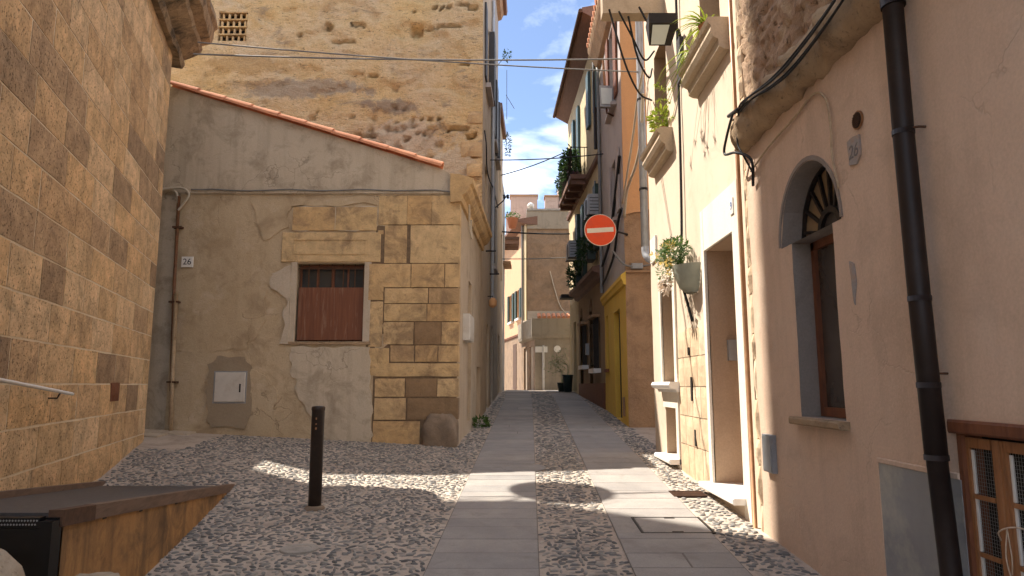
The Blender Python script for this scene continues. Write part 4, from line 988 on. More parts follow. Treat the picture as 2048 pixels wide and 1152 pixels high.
# fanlight: backing, radial bars, half hub
pts = [(5.14 + .55 * math.cos(math.pi * i / 18), 2.86 + .585 * math.sin(math.pi * i / 18)) for i in range(19)]
fl = B().fpoly(PW, pts, -.24, -.205).build('fanlight', M['curtain'], pink)
for i in range(9):
    a = math.pi * (i + .5) / 9 if i else math.pi * .04
    a = math.pi * (.06 + .88 * i / 8)
    ca, sa = math.cos(a), math.sin(a); px, pz = -sa, ca; w0, w1_ = .012, .014
    B().fpoly(PW, [(5.14 + .17 * ca + px * w0, 2.87 + .17 * sa + pz * w0), (5.14 + .53 * ca + px * w1_, 2.87 + .56 * sa + pz * w1_), (5.14 + .53 * ca - px * w1_, 2.87 + .56 * sa - pz * w1_), (5.14 + .17 * ca - px * w0, 2.87 + .17 * sa - pz * w0)], -.20, -.175).build('bar', M['iron'], fl)
out_ = [(5.14 + .20 * math.cos(math.pi * i / 12), 2.87 + .20 * math.sin(math.pi * i / 12)) for i in range(13)] + [(5.14 + .15 * math.cos(math.pi * i / 12), 2.87 + .15 * math.sin(math.pi * i / 12)) for i in range(12, -1, -1)]
B().fpoly(PW, out_, -.20, -.16).build('hub', M['iron'], fl)
B().fpoly(PW, [(5.14 + .15 * math.cos(math.pi * i / 10), 2.87 + .15 * math.sin(math.pi * i / 10)) for i in range(11)], -.203, -.19).build('hub_plate', M['shutter_dark'], fl)
out_ = [(5.14 + .545 * math.cos(math.pi * i / 18), 2.86 + .58 * math.sin(math.pi * i / 18)) for i in range(19)] + [(5.14 + .50 * math.cos(math.pi * i / 18), 2.86 + .535 * math.sin(math.pi * i / 18)) for i in range(18, -1, -1)]
B().fpoly(PW, out_, -.20, -.165).build('arch_frame', M['iron'], fl)
# raised dark hood on the far half of the arch
out_ = [(5.14 + .56 * math.cos(t), 2.85 + .60 * math.sin(t)) for t in fit(math.pi * .0, math.pi, 20)] + [(5.14 + .53 * math.cos(t), 2.85 + .565 * math.sin(t)) for t in fit(math.pi, math.pi * .0, 20)]
B().fpoly(PW, out_, -.02, .012).build('arch_edge', M['grey_reveal'], pink)
# casement at the bottom right
B().fbox(PW, 1.2, 3.60, 1.455, 1.525, -.1, .035, .012).build('timber_lintel', M['redwood'], pink)
B().fbox(PW, 1.2, 3.56, -.3, 1.455, -.7, -.66).build('shade_lining', M['inner_shade'], pink)
for a in ((1.2, 3.56, -.32, -.30), (1.2, 3.56, 1.455, 1.47)): B().fbox(PW, *a, -.68, -.1).build('shade_lining', M['inner_shade'], pink)
for u in (1.2, 3.56): B().fbox(PW, u - .01, u + .01, -.3, 1.455, -.68, -.101).build('shade_lining', M['inner_shade'], pink)
B().fbox(PW, 3.525, 3.56, -.3, 1.455, -.098, .01).build('window_frame', M['redwood'], pink)
def sash(ua, ub, nm):
    m = B(); st = .05
    m.fbox(PW, ua, ua + st * .35, -.3, 1.44, -.024, -.010); m.fbox(PW, ub - st * .4, ub, -.3, 1.44, -.024, -.010); m.fbox(PW, ua + st * .6, ub - st * .4, 1.39, 1.44, -.023, -.011)
    zs = [1.39, 1.155, .88, .60, .30, 0.0, -.3]
    for z in zs[1:]: m.fbox(PW, ua + st * .6, ub - st * .6, z - .011, z + .011, -.022, -.012)
    o = m.build('sash', M['pinewood'], pink)
    for za, zb in zip(zs[1:], zs):
        B().fbox(PW, ub - st * .4 - .012, ub - st * .4 - .001, za + .012, zb - .012, -.034, -.020).build('glazing_bead', M['white_paint'], o)
        m = B(); k = int((zb - za) / .017)
        for i in range(1, k): z = za + (zb - za) * i / k; m.fbox(PW, ua + .02, ub - .02, z - .0007, z + .0007, -.031, -.0298)
        k = int((ub - ua) / .017)
        for i in range(2, k): u = ua + (ub - ua) * i / k; m.fbox(PW, u - .0007, u + .0007, za, zb, -.0295, -.0283)
        tag(m.build('wire_mesh', M['wire_mesh'], o), kind='stuff')
sash(3.318, 3.524, 'a'); sash(2.93, 3.258, 'b'); sash(2.56, 2.925, 'c')
for u in (3.268, 3.288, 3.308): B().fbox(PW, u - .0095, u + .0095, -.3, 1.44, -.024, -.006 + (.008 if u == 3.288 else 0)).build('mullion', M['pinewood'], pink)
for u0, u1, z0, z1, n_ in ((3.33, 3.36, .3, 1.3, -.3), (3.0, 3.04, .5, 1.2, -.35), (3.05, 3.2, .2, .8, -.4), (2.75, 3.15, .95, 1.1, -.45)): B().fbox(PW, u0, u1, z0, z1, n_ - .05, n_).build('stored_plank', M['pinewood'], pink)
rp_ = B(); rp_.tube(spline([PW.p(3.33, .98, -.01), PW.p(3.28, 1.03, .03), PW.p(3.22, 1.06, .0), PW.p(3.15, 1.05, -.06)]), .004, 5); rp_.tube(spline([PW.p(3.24, 1.05, .02), PW.p(3.25, .92, .03), PW.p(3.23, .80, .02), PW.p(3.20, .72, .02)]), .0035, 5); rp_.tube(spline([PW.p(3.24, 1.05, .02), PW.p(3.22, .93, .025), PW.p(3.235, .85, .02)]), .003, 5)
tag(rp_.build('twine', M['rope'], smooth=True), 'knotted pale twine tying the wooden casement shut', 'twine')
# metal hatch, vent, painted number, small box
hp = empty('metal_hatch', PW.p(3.95, .8, 0), 'big dull zinc hatch low on the pink wall beside the drainpipe', 'hatch')
B().fbox(PW, 3.55, 4.33, .25, 1.225, .0, .014).build('sheet', M['zinc'], hp)
B().fbox(PW, 3.56, 4.345, 1.225, 1.255, .0, .02, .004).build('top_trim', M['pink'], hp)
B().fbox(PW, 4.333, 4.35, .25, 1.225, .0, .016, .004).build('side_trim', M['pink'], hp)
vt = empty('wall_vent', PW.p(4.29, 3.425, 0), 'small round slotted vent above the faded 26', 'vent')
cir = lambda r_, k=20: [(4.29 + r_ * math.cos(2 * math.pi * i / k), 3.425 + r_ * math.sin(2 * math.pi * i / k)) for i in range(k)]
B().fpoly(PW, cir(.062), 0, .012).build('ring', M['copper'], vt); B().fpoly(PW, cir(.052), .012, .016).build('backing', M['inner_shade'], vt)
for i in range(7):
    z = 3.385 + i * .0135; hw = math.sqrt(max(0, .05 ** 2 - (z - 3.425) ** 2)); B().fbox(PW, 4.29 - hw, 4.29 + hw, z - .003, z + .003, .016, .022).build('slat', M['rust'], vt)
pn = empty('painted_number', PW.p(4.36, 3.24, 0), 'faded grey painted patch reading 26 on the pink wall', 'painted number')
B().fpoly(PW, ragged([(4.28, 3.34), (4.45, 3.34), (4.44, 3.16), (4.33, 3.14), (4.29, 3.19)], 4, .02, 3), -.004, .0125).build('patch', M['faded_grey'], pn)
text('26', PW, 4.365, 3.235, .0135, .13, M['faded_ink'], pn, 'number', True, .2)
tag(B().fpoly(PW, ragged([(4.46, 2.50), (4.53, 2.52), (4.52, 2.36), (4.47, 2.22), (4.45, 2.36)], 5, .018, 8), -.004, .0115).build('paint_patch', M['faded_grey']), 'faded grey paint scrap on the pink wall right of the arched window', 'paint patch')
gb = empty('wall_box', PW.p(6.12, 1.1, 0), 'slim grey wall box on the pink wall beside the sunlit corner', 'electric box')
B().fbox(PW, 6.02, 6.24, .945, 1.27, 0, .045, .006).build('case', M['grey_metal'], gb); B().fbox(PW, 6.035, 6.225, .96, 1.255, .045, .05).build('lid', M['grey_metal'], gb)
# big dark downpipe
dp = empty('drainpipe', (2.13, 3.5, .3), 'thick dark brown cast iron drainpipe before the pink wall', 'drainpipe')
B().tube([(2.19, 3.66, 4.25), (2.19, 3.66, 3.1), (2.19, 3.64, 2.13), (2.19, 3.61, 1.32)], .055, 18).build('pipe', M['pipe_dark'], dp, True)
B().tube([(2.19, 3.61, 1.34), (2.19, 3.57, .75), (2.19, 3.55, .0)], .050, 18).build('lower_pipe', M['pipe_dark'], dp, True)
B().tube([(2.19, 3.655, 3.85), (2.19, 3.66, 3.95), (2.23, 3.70, 4.3), (2.26, 3.74, 4.6)], .066, 16).build('head', M['pipe_dark'], dp, True)
for z, y in ((3.10, 3.66), (2.16, 3.64), (1.70, 3.625), (1.33, 3.61)): B().tube([(2.19, y, z - .014), (2.19, y, z + .014)], .0585, 18).build('collar', M['pipe_dark'], dp, True)
for z in (3.11, 1.76): B().tube([(2.19, 3.63, z), (2.24, 3.60, z), (2.29, 3.60, z)], .007, 6).build('bracket', M['rust'], dp)
# cables over the rubble
m = B()
for k_, (dz_, dn) in enumerate(((0, .0), (.035, .03), (-.03, .02), (.0, .05))):
    m.tube(spline([PW.p(2.6, 4.7 + dz_, .18 + dn), PW.p(3.4, 4.3 + dz_, .17 + dn), PW.p(4.05, 4.13 + dz_, .17 + dn), PW.p(4.75, 4.07 + dz_ * 1.4, .17 + dn), PW.p(5.2, 4.10 + dz_, .17 + dn), PW.p(5.66, 4.19 + dz_ * .5, .16 + dn), PW.p(6.1, 4.27 + dz_, .14), PW.p(6.4, 4.3 + dz_ * .4, .06)]), .0095, 6)
tag(m.build('cable_bundle', M['cable'], smooth=True), 'thick bundle of black cables slung over the rough stone band', 'cable')
m = B(); m.tube(spline([PW.p(6.1, 4.27, .14), PW.p(6.3, 4.30, .14), PW.p(6.44, 4.11, .17), PW.p(6.52, 3.97, .17), PW.p(6.28, 3.90, .14), PW.p(6.05, 3.75, .08), PW.p(6.2, 3.55, .02)]), .014, 6)
m.tube(spline([PW.p(6.1, 4.25, .12), PW.p(6.2, 4.2, .12), PW.p(6.28, 4.0, .12), PW.p(6.2, 3.85, .1), PW.p(6.15, 3.65, .03)]), .010, 6); m.tube([PW.p(6.15, 4.28, .14), PW.p(6.44, 4.33, .14)], .02, 6)
tag(m.build('loose_cable', M['cable'], smooth=True), 'loose black cable loop dangling at the corner of the white house', 'cable')
tag(B().tube(spline([PW.p(6.24, 3.70, .02), PW.p(5.74, 3.78, .022), PW.p(5.2, 3.82, .022), PW.p(4.86, 3.86, .022), PW.p(4.68, 3.74, .02), PW.p(4.63, 3.49, .02), PW.p(4.64, 3.3, .02), PW.p(4.58, 3.05, .018)]), .009, 6).build('thin_cable', M['pipe_tan'], smooth=True), 'thin pink painted cable curving down to the arched window', 'cable')

# ================================================================ white house, sunlit right
WF = Fr(2.30, 0, 2.30, 10, -1)
wh = empty('white_house', (2.3, 8.6, .5), 'sunlit warm white house with moulded sills and marble doorstep', 'house')
ops = [dict(u0=6.90, u1=7.95, z0=.6, z1=3.27, depth=.62), dict(u0=9.64, u1=10.42, z0=1.72, z1=3.27, depth=.40), dict(u0=9.72, u1=10.36, z0=.55, z1=1.38, depth=.40), dict(u0=9.62, u1=10.45, z0=5.36, z1=6.95, depth=.38), dict(u0=7.05, u1=7.80, z0=5.58, z1=7.1, depth=.38)]
s, r = wall(WF, 6.42, 11.15, 0, 11.5, ops, .14, rough(.008, 1.0, .0025, 9, 4)); s.build('wall', M['white'], wh, True); r.build('reveal', M['tan_reveal'], wh)
B().fbox(WF, 6.90, 7.95, .6, 3.27, -.66, -.62).build('door', M['redwood'], wh)
for o in ops[1:]: B().fbox(WF, o['u0'], o['u1'], o['z0'], o['z1'], -.44, -.40).build('window' if o['z1'] - o['z0'] > 1 else 'cellar_door', M['glass_brown'] if o['z1'] - o['z0'] > 1 else M['darkwood'], wh)
B().fbox(WF, 6.44, 11.14, 0, 11.5, -6, -.7).build('body', M['white'], wh)
B().box(2.0, 8.5, 6.4, 11.4, 11.5, 11.7).build('roof', M['terracotta2'], wh)
m = B(); m.fbox(WF, 7.95, 8.06, .3, 3.77, -.01, .03, .004); m.fbox(WF, 6.70, 6.90, .3, 3.77, -.01, .03, .004); m.fbox(WF, 6.90, 7.95, 3.27, 3.77, -.01, .028, .004); m.build('door_surround', M['surround'], wh)
m = B(); m.fbox(WF, 9.50, 9.64, .5, 3.36, -.01, .025, .004); m.fbox(WF, 10.42, 10.52, 1.72, 3.36, -.01, .025, .004); m.fbox(WF, 9.64, 10.42, 1.38, 1.62, -.01, .025); m.build('window_surround', M['surround'], wh)
m = B().fbox(WF, 6.84, 8.09, .545, .607, -.6, .16, .012); m.build('doorstep', M['marble'], wh)
B().fbox(WF, 6.9, 8.0, .2, .545, -.1, .02).build('plinth', M['white'], wh)
B().prof(WF, [(-.38, 1.66), (.05, 1.60), (.06, 1.64), (.14, 1.66), (.16, 1.70), (.14, 1.745), (-.38, 1.745)], 9.42, 10.62).build('window_sill', M['marble'], wh)
B().fbox(WF, 9.5, 10.5, .63, .70, -.38, .17, .02).build('cellar_step', M['marble'], wh)
for u0, u1, z1 in ((6.78, 8.05, 5.58), (9.35, 10.62, 5.36)):
    pr = [(-.3, z1), (.22, z1), (.24, z1 - .03), (.22, z1 - .07), (.19, z1 - .10), (.20, z1 - .16), (.17, z1 - .22), (.12, z1 - .25), (.11, z1 - .33), (.06, z1 - .36), (-.02, z1 - .37)]
    B().prof(WF, pr, u0, u1).build('window_sill', M['sillstone'], wh)
# exposed ashlar beside the door
rg = random.Random(77); zr = [.50, .93, 1.30, 1.68, 2.06, 2.45]
for i, (a, b) in enumerate(zip(zr, zr[1:])):
    cuts = [8.09] + sorted(8.09 + 1.36 * t for t in ([.3, .52, .78] if i % 2 else [.22, .5, .7])) + [9.46]
    for c0, c1 in zip(cuts, cuts[1:]):
        me = rg.choice(BM).copy(); me.materials.clear(); me.materials.append(M['ashlar_pale'])
        place_block(WF, me, c0 + .006, c1 - .006, a + .006, b - .006 + (rg.uniform(-.06, .03) if i == 4 else 0), .022, wh, 'stone')
B().fbox(WF, 8.09, 9.46, .3, 2.40, -.01, .006).build('stone_backing', M['boulder'], wh)
for u, z0, z1 in ((8.72, 1.5, 1.8), (8.62, .95, 1.15), (8.80, 2.08, 2.18)): B().fbox(WF, u, u + .06, z0, z1, .01, .03).build('slot_shade', M['inner_shade'], wh)  # solid near-black bars; the shade of the slots is in their colour
# near corner strip of raw masonry
rg = random.Random(9); z = .3
while z < 8:
    h = rg.uniform(.22, .42); me = rg.choice(BM).copy(); me.materials.clear(); me.materials.append(M['ashlar_pale'])
    place_block(WF, me, 6.40, 6.47 + rg.uniform(0, .03), z + .005, z + h - .005, .03 + rg.uniform(0, .02), wh, 'corner_stone'); z += h
# balcony slab above the far end, cables under it
B().fbox(WF, 9.62, 9.86, 7.26, 7.62, -.1, .93, .01).build('cable_shelf', M['sillstone'], wh)
mbx = empty('letter_box', (2.55, 7.9, 2), 'grey metal letter box on the shaded inner jamb of the doorway', 'letter box')
B().box(2.50, 2.68, 7.90, 7.95, 1.98, 2.22).build('case', M['grey_metal'], mbx); B().box(2.51, 2.67, 7.893, 7.9, 2.02, 2.18).build('flap', M['grey_metal'], mbx)
tn = empty('number_tile', WF.p(6.86, 3.5, 0), 'white tile with a blue number above the white door surround', 'number plate')
B().fbox(WF, 6.80, 6.90, 3.44, 3.61, .03, .042, .002).build('tile', M['plate'], tn)
text('9', WF, 6.85, 3.525, .044, .12, M['ink_blue'], tn, 'number', True)
ss = empty('street_name_plaque', WF.p(10.82, 3.85, 0), 'small white marble plaque at the far corner of the white house', 'plaque')
B().fbox(WF, 10.62, 11.03, 3.66, 4.06, 0, .03, .004).build('slab', M['marble'], ss)
# pipes and cables on the white house
tag(B().tube([WF.p(6.56, .35, .05), WF.p(6.56, 2.7, .05), WF.p(6.56, 7.5, .05)], .022, 8).build('copper_pipe', M['copper'], smooth=True), 'thin copper coloured pipe at the near corner of the white house', 'pipe')
gp = empty('drainpipe', (2.22, 11.22, 3.8), 'long grey metal drainpipe on the far corner of the white house', 'drainpipe')
B().tube([(2.24, 11.28, 11.3), (2.24, 11.28, 7), (2.24, 11.28, 4.0)], .065, 12).build('pipe', M['pipe_grey'], gp, True)
B().tube(spline([(2.24, 11.28, 4.05), (2.24, 11.27, 3.9), (2.27, 11.22, 3.8), (2.32, 11.2, 3.76)]), .062, 12).build('shoe', M['pipe_grey'], gp, True)
for z in (10, 8.3, 6.6, 5.0): B().tube([(2.24, 11.28, z - .02), (2.24, 11.28, z + .02)], .075, 12).build('bracket', M['iron'], gp)
tag(B().tube(spline([WF.p(8.75, 7.3, .04), WF.p(8.80, 6.5, .03), WF.p(8.84, 5.2, .03), WF.p(8.86, 3.7, .05), WF.p(8.85, 3.2, .1), WF.p(8.70, 2.75, .05), WF.p(8.60, 2.5, .02)]), .018, 6).build('wall_cable', M['cable'], smooth=True), 'black cable running down the white wall behind the flower planter', 'cable')
m = B()
for a in ([(1.45, 9.5, 7.25), (1.7, 9.7, 6.5), (2.0, 10.2, 6.25), (2.28, 10.6, 6.3)], [(1.6, 9.55, 7.25), (1.85, 9.8, 6.95), (2.1, 10.2, 6.8), (2.28, 10.3, 7.0)], [(1.75, 9.6, 7.2), (1.95, 10, 6.75), (2.2, 10.4, 6.6), (2.28, 10.5, 6.8)], [(1.9, 9.52, 7.3), (2.05, 9.55, 7.05), (2.2, 9.6, 7.1), (2.28, 9.7, 7.3)]): m.tube(spline(a), .016, 6)
tag(m.build('hanging_cables', M['cable'], smooth=True), 'tangle of black cables looping under the balcony slab', 'cable')
m = B(); m.tube(spline([WF.p(11.0, 6.6, .08), WF.p(11.4, 6.0, .05), (2.3, 12.2, 5.75), (2.33, 13.4, 5.6), (2.36, 14.0, 5.2)]), .028, 6); m.tube(spline([WF.p(10.9, 7.0, .08), WF.p(11.3, 6.7, .1), (2.28, 12.4, 6.3), (2.34, 14.05, 5.5)]), .022, 6)
tag(m.build('conduit', M['cable_pale'], smooth=True), 'pale conduit slung from the white house to the grey plaster house', 'cable')
# flower planter
fp = empty('flower_planter', WF.p(8.5, 2.9, .15), 'grey green wall planter with pale flowers hanging beside the door', 'planter')
m = B(); k = 12
for i in range(6):
    t = i / 5; rr = .10 + .15 * math.sqrt(t)
    for j in range(k + 1): a = math.pi * j / k; m.v.append(WF.p(8.48 + rr * 1.25 * math.cos(a), 2.84 + .34 * t, rr * 1.1 * math.sin(a) + .005))
for i in range(5):
    for j in range(k): m.f.append((i * (k + 1) + j, i * (k + 1) + j + 1, (i + 1) * (k + 1) + j + 1, (i + 1) * (k + 1) + j))
m.f.append(tuple(range(k + 1))); m.build('bowl', M['pot_grey'], fp, True)
m = B(); leaves(m, WF.p(8.75, 3.38, .22), (.16, .25, .17), 420, .065, random.Random(31)); leaves(m, WF.p(9.0, 3.2, .25), (.12, .2, .14), 160, .045, random.Random(32)); m.build('foliage', M['leaf_grey'], fp)
m = B(); leaves(m, WF.p(8.6, 3.42, .2), (.16, .24, .16), 260, .06, random.Random(36)); m.build('foliage', M['leaf'], fp)
m = B(); rg = random.Random(33)
for _ in range(16): c_ = WF.p(8.75 + rg.uniform(-.3, .3), 3.3 + rg.uniform(-.2, .2), .32 + rg.uniform(-.1, .08)); leaves(m, c_, (.03, .03, .03), 14, .045, rg)
m.build('blossom', M['petal_y'], fp)
m = B(); leaves(m, WF.p(8.80, 3.02, .30), (.06, .12, .12), 60, .09, random.Random(34), .6); m.build('blossom', M['petal'], fp)
# window plants
sp_ = empty('spider_plant', WF.p(7.4, 5.6, .1), 'bright yellow green spider plant on the big moulded sill', 'plant')
B().lathe(WF.p(7.25, 5.585, .08), [(.07, 0), (.10, .14), (.11, .15), (.10, .16)], 14).build('pot', M['pot'], sp_, True)
m = B(); blades(m, WF.p(7.25, 5.70, .08), 70, .40, random.Random(41), .024, .95, -.15, .25); blades(m, WF.p(7.7, 5.62, .14), 30, .4, random.Random(42), .018, 1.5, -.3, .35); m.build('blades', M['leaf_yellow'], sp_)
m = B(); rg = random.Random(43)
for i in range(9):
    a = WF.p(7.7 + rg.uniform(-.3, .3), 5.6, .15); b_ = (a[0] - rg.uniform(.1, .35), a[1] + rg.uniform(.2, 1.0), a[2] - rg.uniform(.1, .8)); m.tube(sag(a, b_, -.08, 6), .004, 4); blades(m, b_, 9, .10, rg, .012, 1.0)
m.build('runner', M['leaf_yellow'], sp_)
sp2 = empty('sill_plant', WF.p(9.9, 5.4, .1), 'small green potted plant on the farther moulded sill', 'plant')
B().lathe(WF.p(9.75, 5.365, .08), [(.06, 0), (.085, .12), (.09, .13)], 12).build('pot', M['pot'], sp2, True)
m = B(); leaves(m, WF.p(9.75, 5.62, .08), (.14, .22, .15), 220, .09, random.Random(44)); m.build('foliage', M['leaf_yellow'], sp2)
# flood lamp on an arm
fl_ = empty('flood_lamp', (2.0, 8.45, 6.4), 'boxy dark flood lamp on an arm high on the white house', 'lamp')
a = [(1.80, 8.62, 6.34), (2.10, 8.62, 6.34), (2.10, 8.30, 6.20), (1.80, 8.30, 6.20), (1.78, 8.62, 6.60), (2.14, 8.62, 6.60), (2.14, 8.30, 6.54), (1.78, 8.30, 6.54)]
a = [(1.82, 8.52, 6.16), (2.11, 8.52, 6.16), (2.16, 8.30, 6.36), (1.78, 8.30, 6.36), (1.80, 8.62, 6.48), (2.15, 8.62, 6.48), (2.16, 8.30, 6.50), (1.78, 8.30, 6.50)]
B().hexa(a).build('housing', M['iron'], fl_)
B().add([(1.84, 8.502, 6.172), (2.02, 8.502, 6.172), (2.05, 8.312, 6.345), (1.83, 8.312, 6.345)], [(0, 1, 2, 3)]).build('lens', M['lampglass'], fl_)
ln = fl_.children[-1]
for v in ln.data.vertices: v.co += Vector((0, -.004, -.006))
B().tube([(2.13, 8.5, 6.45), (2.24, 8.6, 6.42), (2.3, 8.7, 6.3)], .022, 6).build('arm', M['iron'], fl_)
B().fbox(WF, 8.62, 8.80, 5.75, 6.35, 0, .05).build('back_plate', M['shutter_dark'], fl_)

# ================================================================ yellow and grey house on the right of the alley
SF = Fr(2.37, 14.1, 3.37, 14.1, 1); YF = Fr(2.37, 14.1, 2.43, 17.9, -1)
yh = empty('yellow_house', (2.4, 15.5, .9), 'house with yellow ground floor, grey plaster upper wall and orange side', 'house')
brk = lambda u: 5.25 + .22 * fbm(u * 2.2, 3, 1, 3) + .12 * math.sin(u * 3)
s, r = wall(SF, 0, 3.4, 0, 5.7, [], .07, lambda u, z: .03 * fbm(u * 2, z * 2, 5, 4) + .02 * fbm(u * 8, z * 8, 3, 3) - .012); s.build('rough_side_wall', M['brown_rough'], yh, True)
s, r = wall(SF, 0, 3.4, 4.8, 11.2, [], .12, lambda u, z: .02 + .006 * fbm(u * 2, z * 2, 1, 3))
for i, v in enumerate(s.v):
    u = v[0] - 2.37
    if v[2] < brk(u): s.v[i] = (v[0], v[1] + (.0 if v[2] > brk(u) - .1 else .0), brk(u))
s.build('orange_side_wall', M['orange'], yh, True)
m = B(); m.prof(SF, [(0, 4.02), (.05, 4.03), (.05, 4.07), (0, 4.09)], 0.0, 3.4); m.build('side_ledge', M['brown_rough'], yh)
front(yh, YF, 0, YF.L, 0, 3.78, M['yellow'], [dict(u0=.92, u1=1.92, z0=.96, z1=3.38, depth=.12), dict(u0=3.05, u1=3.5, z0=2.1, z1=3.45, depth=.12)], .3, [('door', M['door_dark']), ('window', M['glass'])], 8, wname='yellow_wall')
for u in (1.15, 1.42, 1.69): B().fbox(YF, u - .006, u + .006, 1.0, 3.36, -.118, -.105).build('door_batten', M['iron'], yh)
B().prof(YF, [(0, 3.76), (.05, 3.78), (.07, 3.86), (.10, 3.9), (.10, 3.98), (0, 4.05)], -.06, YF.L).build('moulding', M['yellow'], yh)
B().fbox(YF, 3.0, 3.55, 2.02, 2.1, 0, .07).build('window_sill', M['redwood'], yh)
ops = [dict(u0=.8, u1=1.8, z0=5.5, z1=6.9, depth=.15), dict(u0=.85, u1=1.75, z0=8.2, z1=10.2, depth=.15)]
front(yh, YF, 0, YF.L, 4.0, 10.75, M['grey_plaster'], ops, .3, [('window', M['glass']), ('window', M['glass'])], 9, wname='grey_wall')
for a in ((.36, .79, 5.5, 6.9), (1.81, 2.24, 5.5, 6.9), (.42, .84, 8.2, 10.2), (1.76, 2.18, 8.2, 10.2)): B().fbox(YF, *a, .012, .05).build('shutter', M['grey_plaster'] if a[2] < 6 else M['redwood'], yh)
for z in (5.4, 8.1): B().fbox(YF, .7, 1.9, z - .07, z, 0, .13).build('window_sill', M['grey_plaster'], yh)
m = B().box(2.6, 5.8, 14.25, 17.88, 0, 11.2); m.build('body', M['orange'], yh)
B().prof(YF, [(0, 10.3), (.10, 10.4), (.28, 10.75), (.32, 10.85), (.32, 11.0), (-3.4, 11.8), (-3.4, 10.6), (0, 10.6)], -.05, YF.L).build('eaves', M['brown_rough'], yh)
for i in range(14):
    u = .1 + i * .27; B().tube([YF.p(u, 10.98, .36), YF.p(u, 11.12, -.3)], .07, 7).build('roof_tile', M['terracotta'], yh)
tag(B().fbox(YF, .45, .62, 1.05, 1.45, 0, .03, .004).build('meter_flap', M['brown_rough']), 'small brown meter flap low on the yellow wall beside the black door', 'meter box')
tag(B().tube([YF.p(3.74, 4.1, .06), YF.p(3.74, 6, .06), YF.p(3.74, 10.4, .06)], .045, 8).build('drainpipe', M['cable_grey'], smooth=True), 'grey drainpipe between the yellow house and the cream house', 'drainpipe')
m = B()
m.tube(spline([YF.p(-.03, 5.4, .05), YF.p(.5, 5.2, .06), YF.p(1.2, 4.7, .05), YF.p(2.2, 4.45, .06), YF.p(3.6, 4.3, .05)]), .03, 6)
m.tube(spline([YF.p(.1, 6.6, .05), YF.p(.6, 6.1, .06), YF.p(1.9, 5.2, .05), YF.p(2.8, 4.9, .06), YF.p(3.6, 4.8, .05)]), .035, 6)
tag(m.build('wall_cables', M['cable'], smooth=True), 'dark cables sloping across the grey plaster wall', 'cable')
jb = empty('cable_box', SF.p(.25, 4.15, 0), 'small grey cable box at the yellow and brown wall corner', 'electric box')
B().fbox(SF, .12, .36, 4.1, 4.22, 0, .08, .01).build('case', M['grey_metal'], jb)
B().tube(spline([SF.p(-.3, 4.45, .25), SF.p(-.05, 4.2, .1), SF.p(.15, 4.14, .08)]), .02, 6).build('lead', M['cable_grey'], jb); B().tube(spline([SF.p(.33, 4.16, .05), SF.p(.7, 4.2, .04), SF.p(1.2, 4.15, .04)]), .018, 6).build('lead', M['cable_grey'], jb)
# no-entry sign on a bracket
SG = Fr(1.80, 13.62, 2.80, 13.62 + .10, 1)
sg = empty('no_entry_sign', (1.81, 13.62, 4.83), 'round red no-entry sign with a pale bar on a wall bracket', 'sign')
cir = lambda r_, k=40: [(r_ * math.cos(2 * math.pi * i / k), 4.828 + r_ * math.sin(2 * math.pi * i / k)) for i in range(k)]
B().fpoly(SG, cir(.330), -.01, .010).build('rim', M['sign_white'], sg); B().fpoly(SG, cir(.317), .010, .014).build('face', M['sign_red'], sg)
B().fpoly(SG, [(-.275, 4.755), (.275, 4.80), (.27, 4.895), (-.28, 4.85)], .014, .018).build('bar', M['sign_white'], sg)
B().tube([SG.p(0, 4.83, -.04), (2.2, 13.8, 4.83), (2.42, 14.02, 4.83), (2.42, 14.12, 4.83)], .022, 8).build('bracket', M['iron'], sg); B().fbox(SG, -.03, .03, 4.6, 5.06, -.04, -.011).build('stiffener', M['grey_metal'], sg)
# second flood lamp
f2 = empty('flood_lamp', (2.15, 15, 8.25), 'square pale flood lamp hanging before the grey plaster wall', 'lamp')
LF = Fr(2.02, 14.9, 3.02, 14.98, 1)
B().hexa([LF.p(0, 8.02, 0), LF.p(.32, 8.02, 0), LF.p(.26, 8.06, -.22), LF.p(.06, 8.06, -.22), LF.p(-.02, 8.52, .02), LF.p(.34, 8.52, .02), LF.p(.26, 8.44, -.22), LF.p(.06, 8.44, -.22)]).build('housing', M['grey_metal'], f2)
B().fpoly(LF, [(.035, 8.08), (.265, 8.08), (.28, 8.46), (.02, 8.46)], .015, .024).build('lens', M['lampglass'], f2)
B().tube([LF.p(.16, 8.1, -.1), LF.p(.2, 7.95, -.2), (2.40, 15.3, 7.95)], .022, 6).build('arm', M['rust'], f2)
B().tube([LF.p(.13, 8.5, -.06), LF.p(.10, 9.2, -.05)], .03, 7).build('conduit', M['copper'], f2)

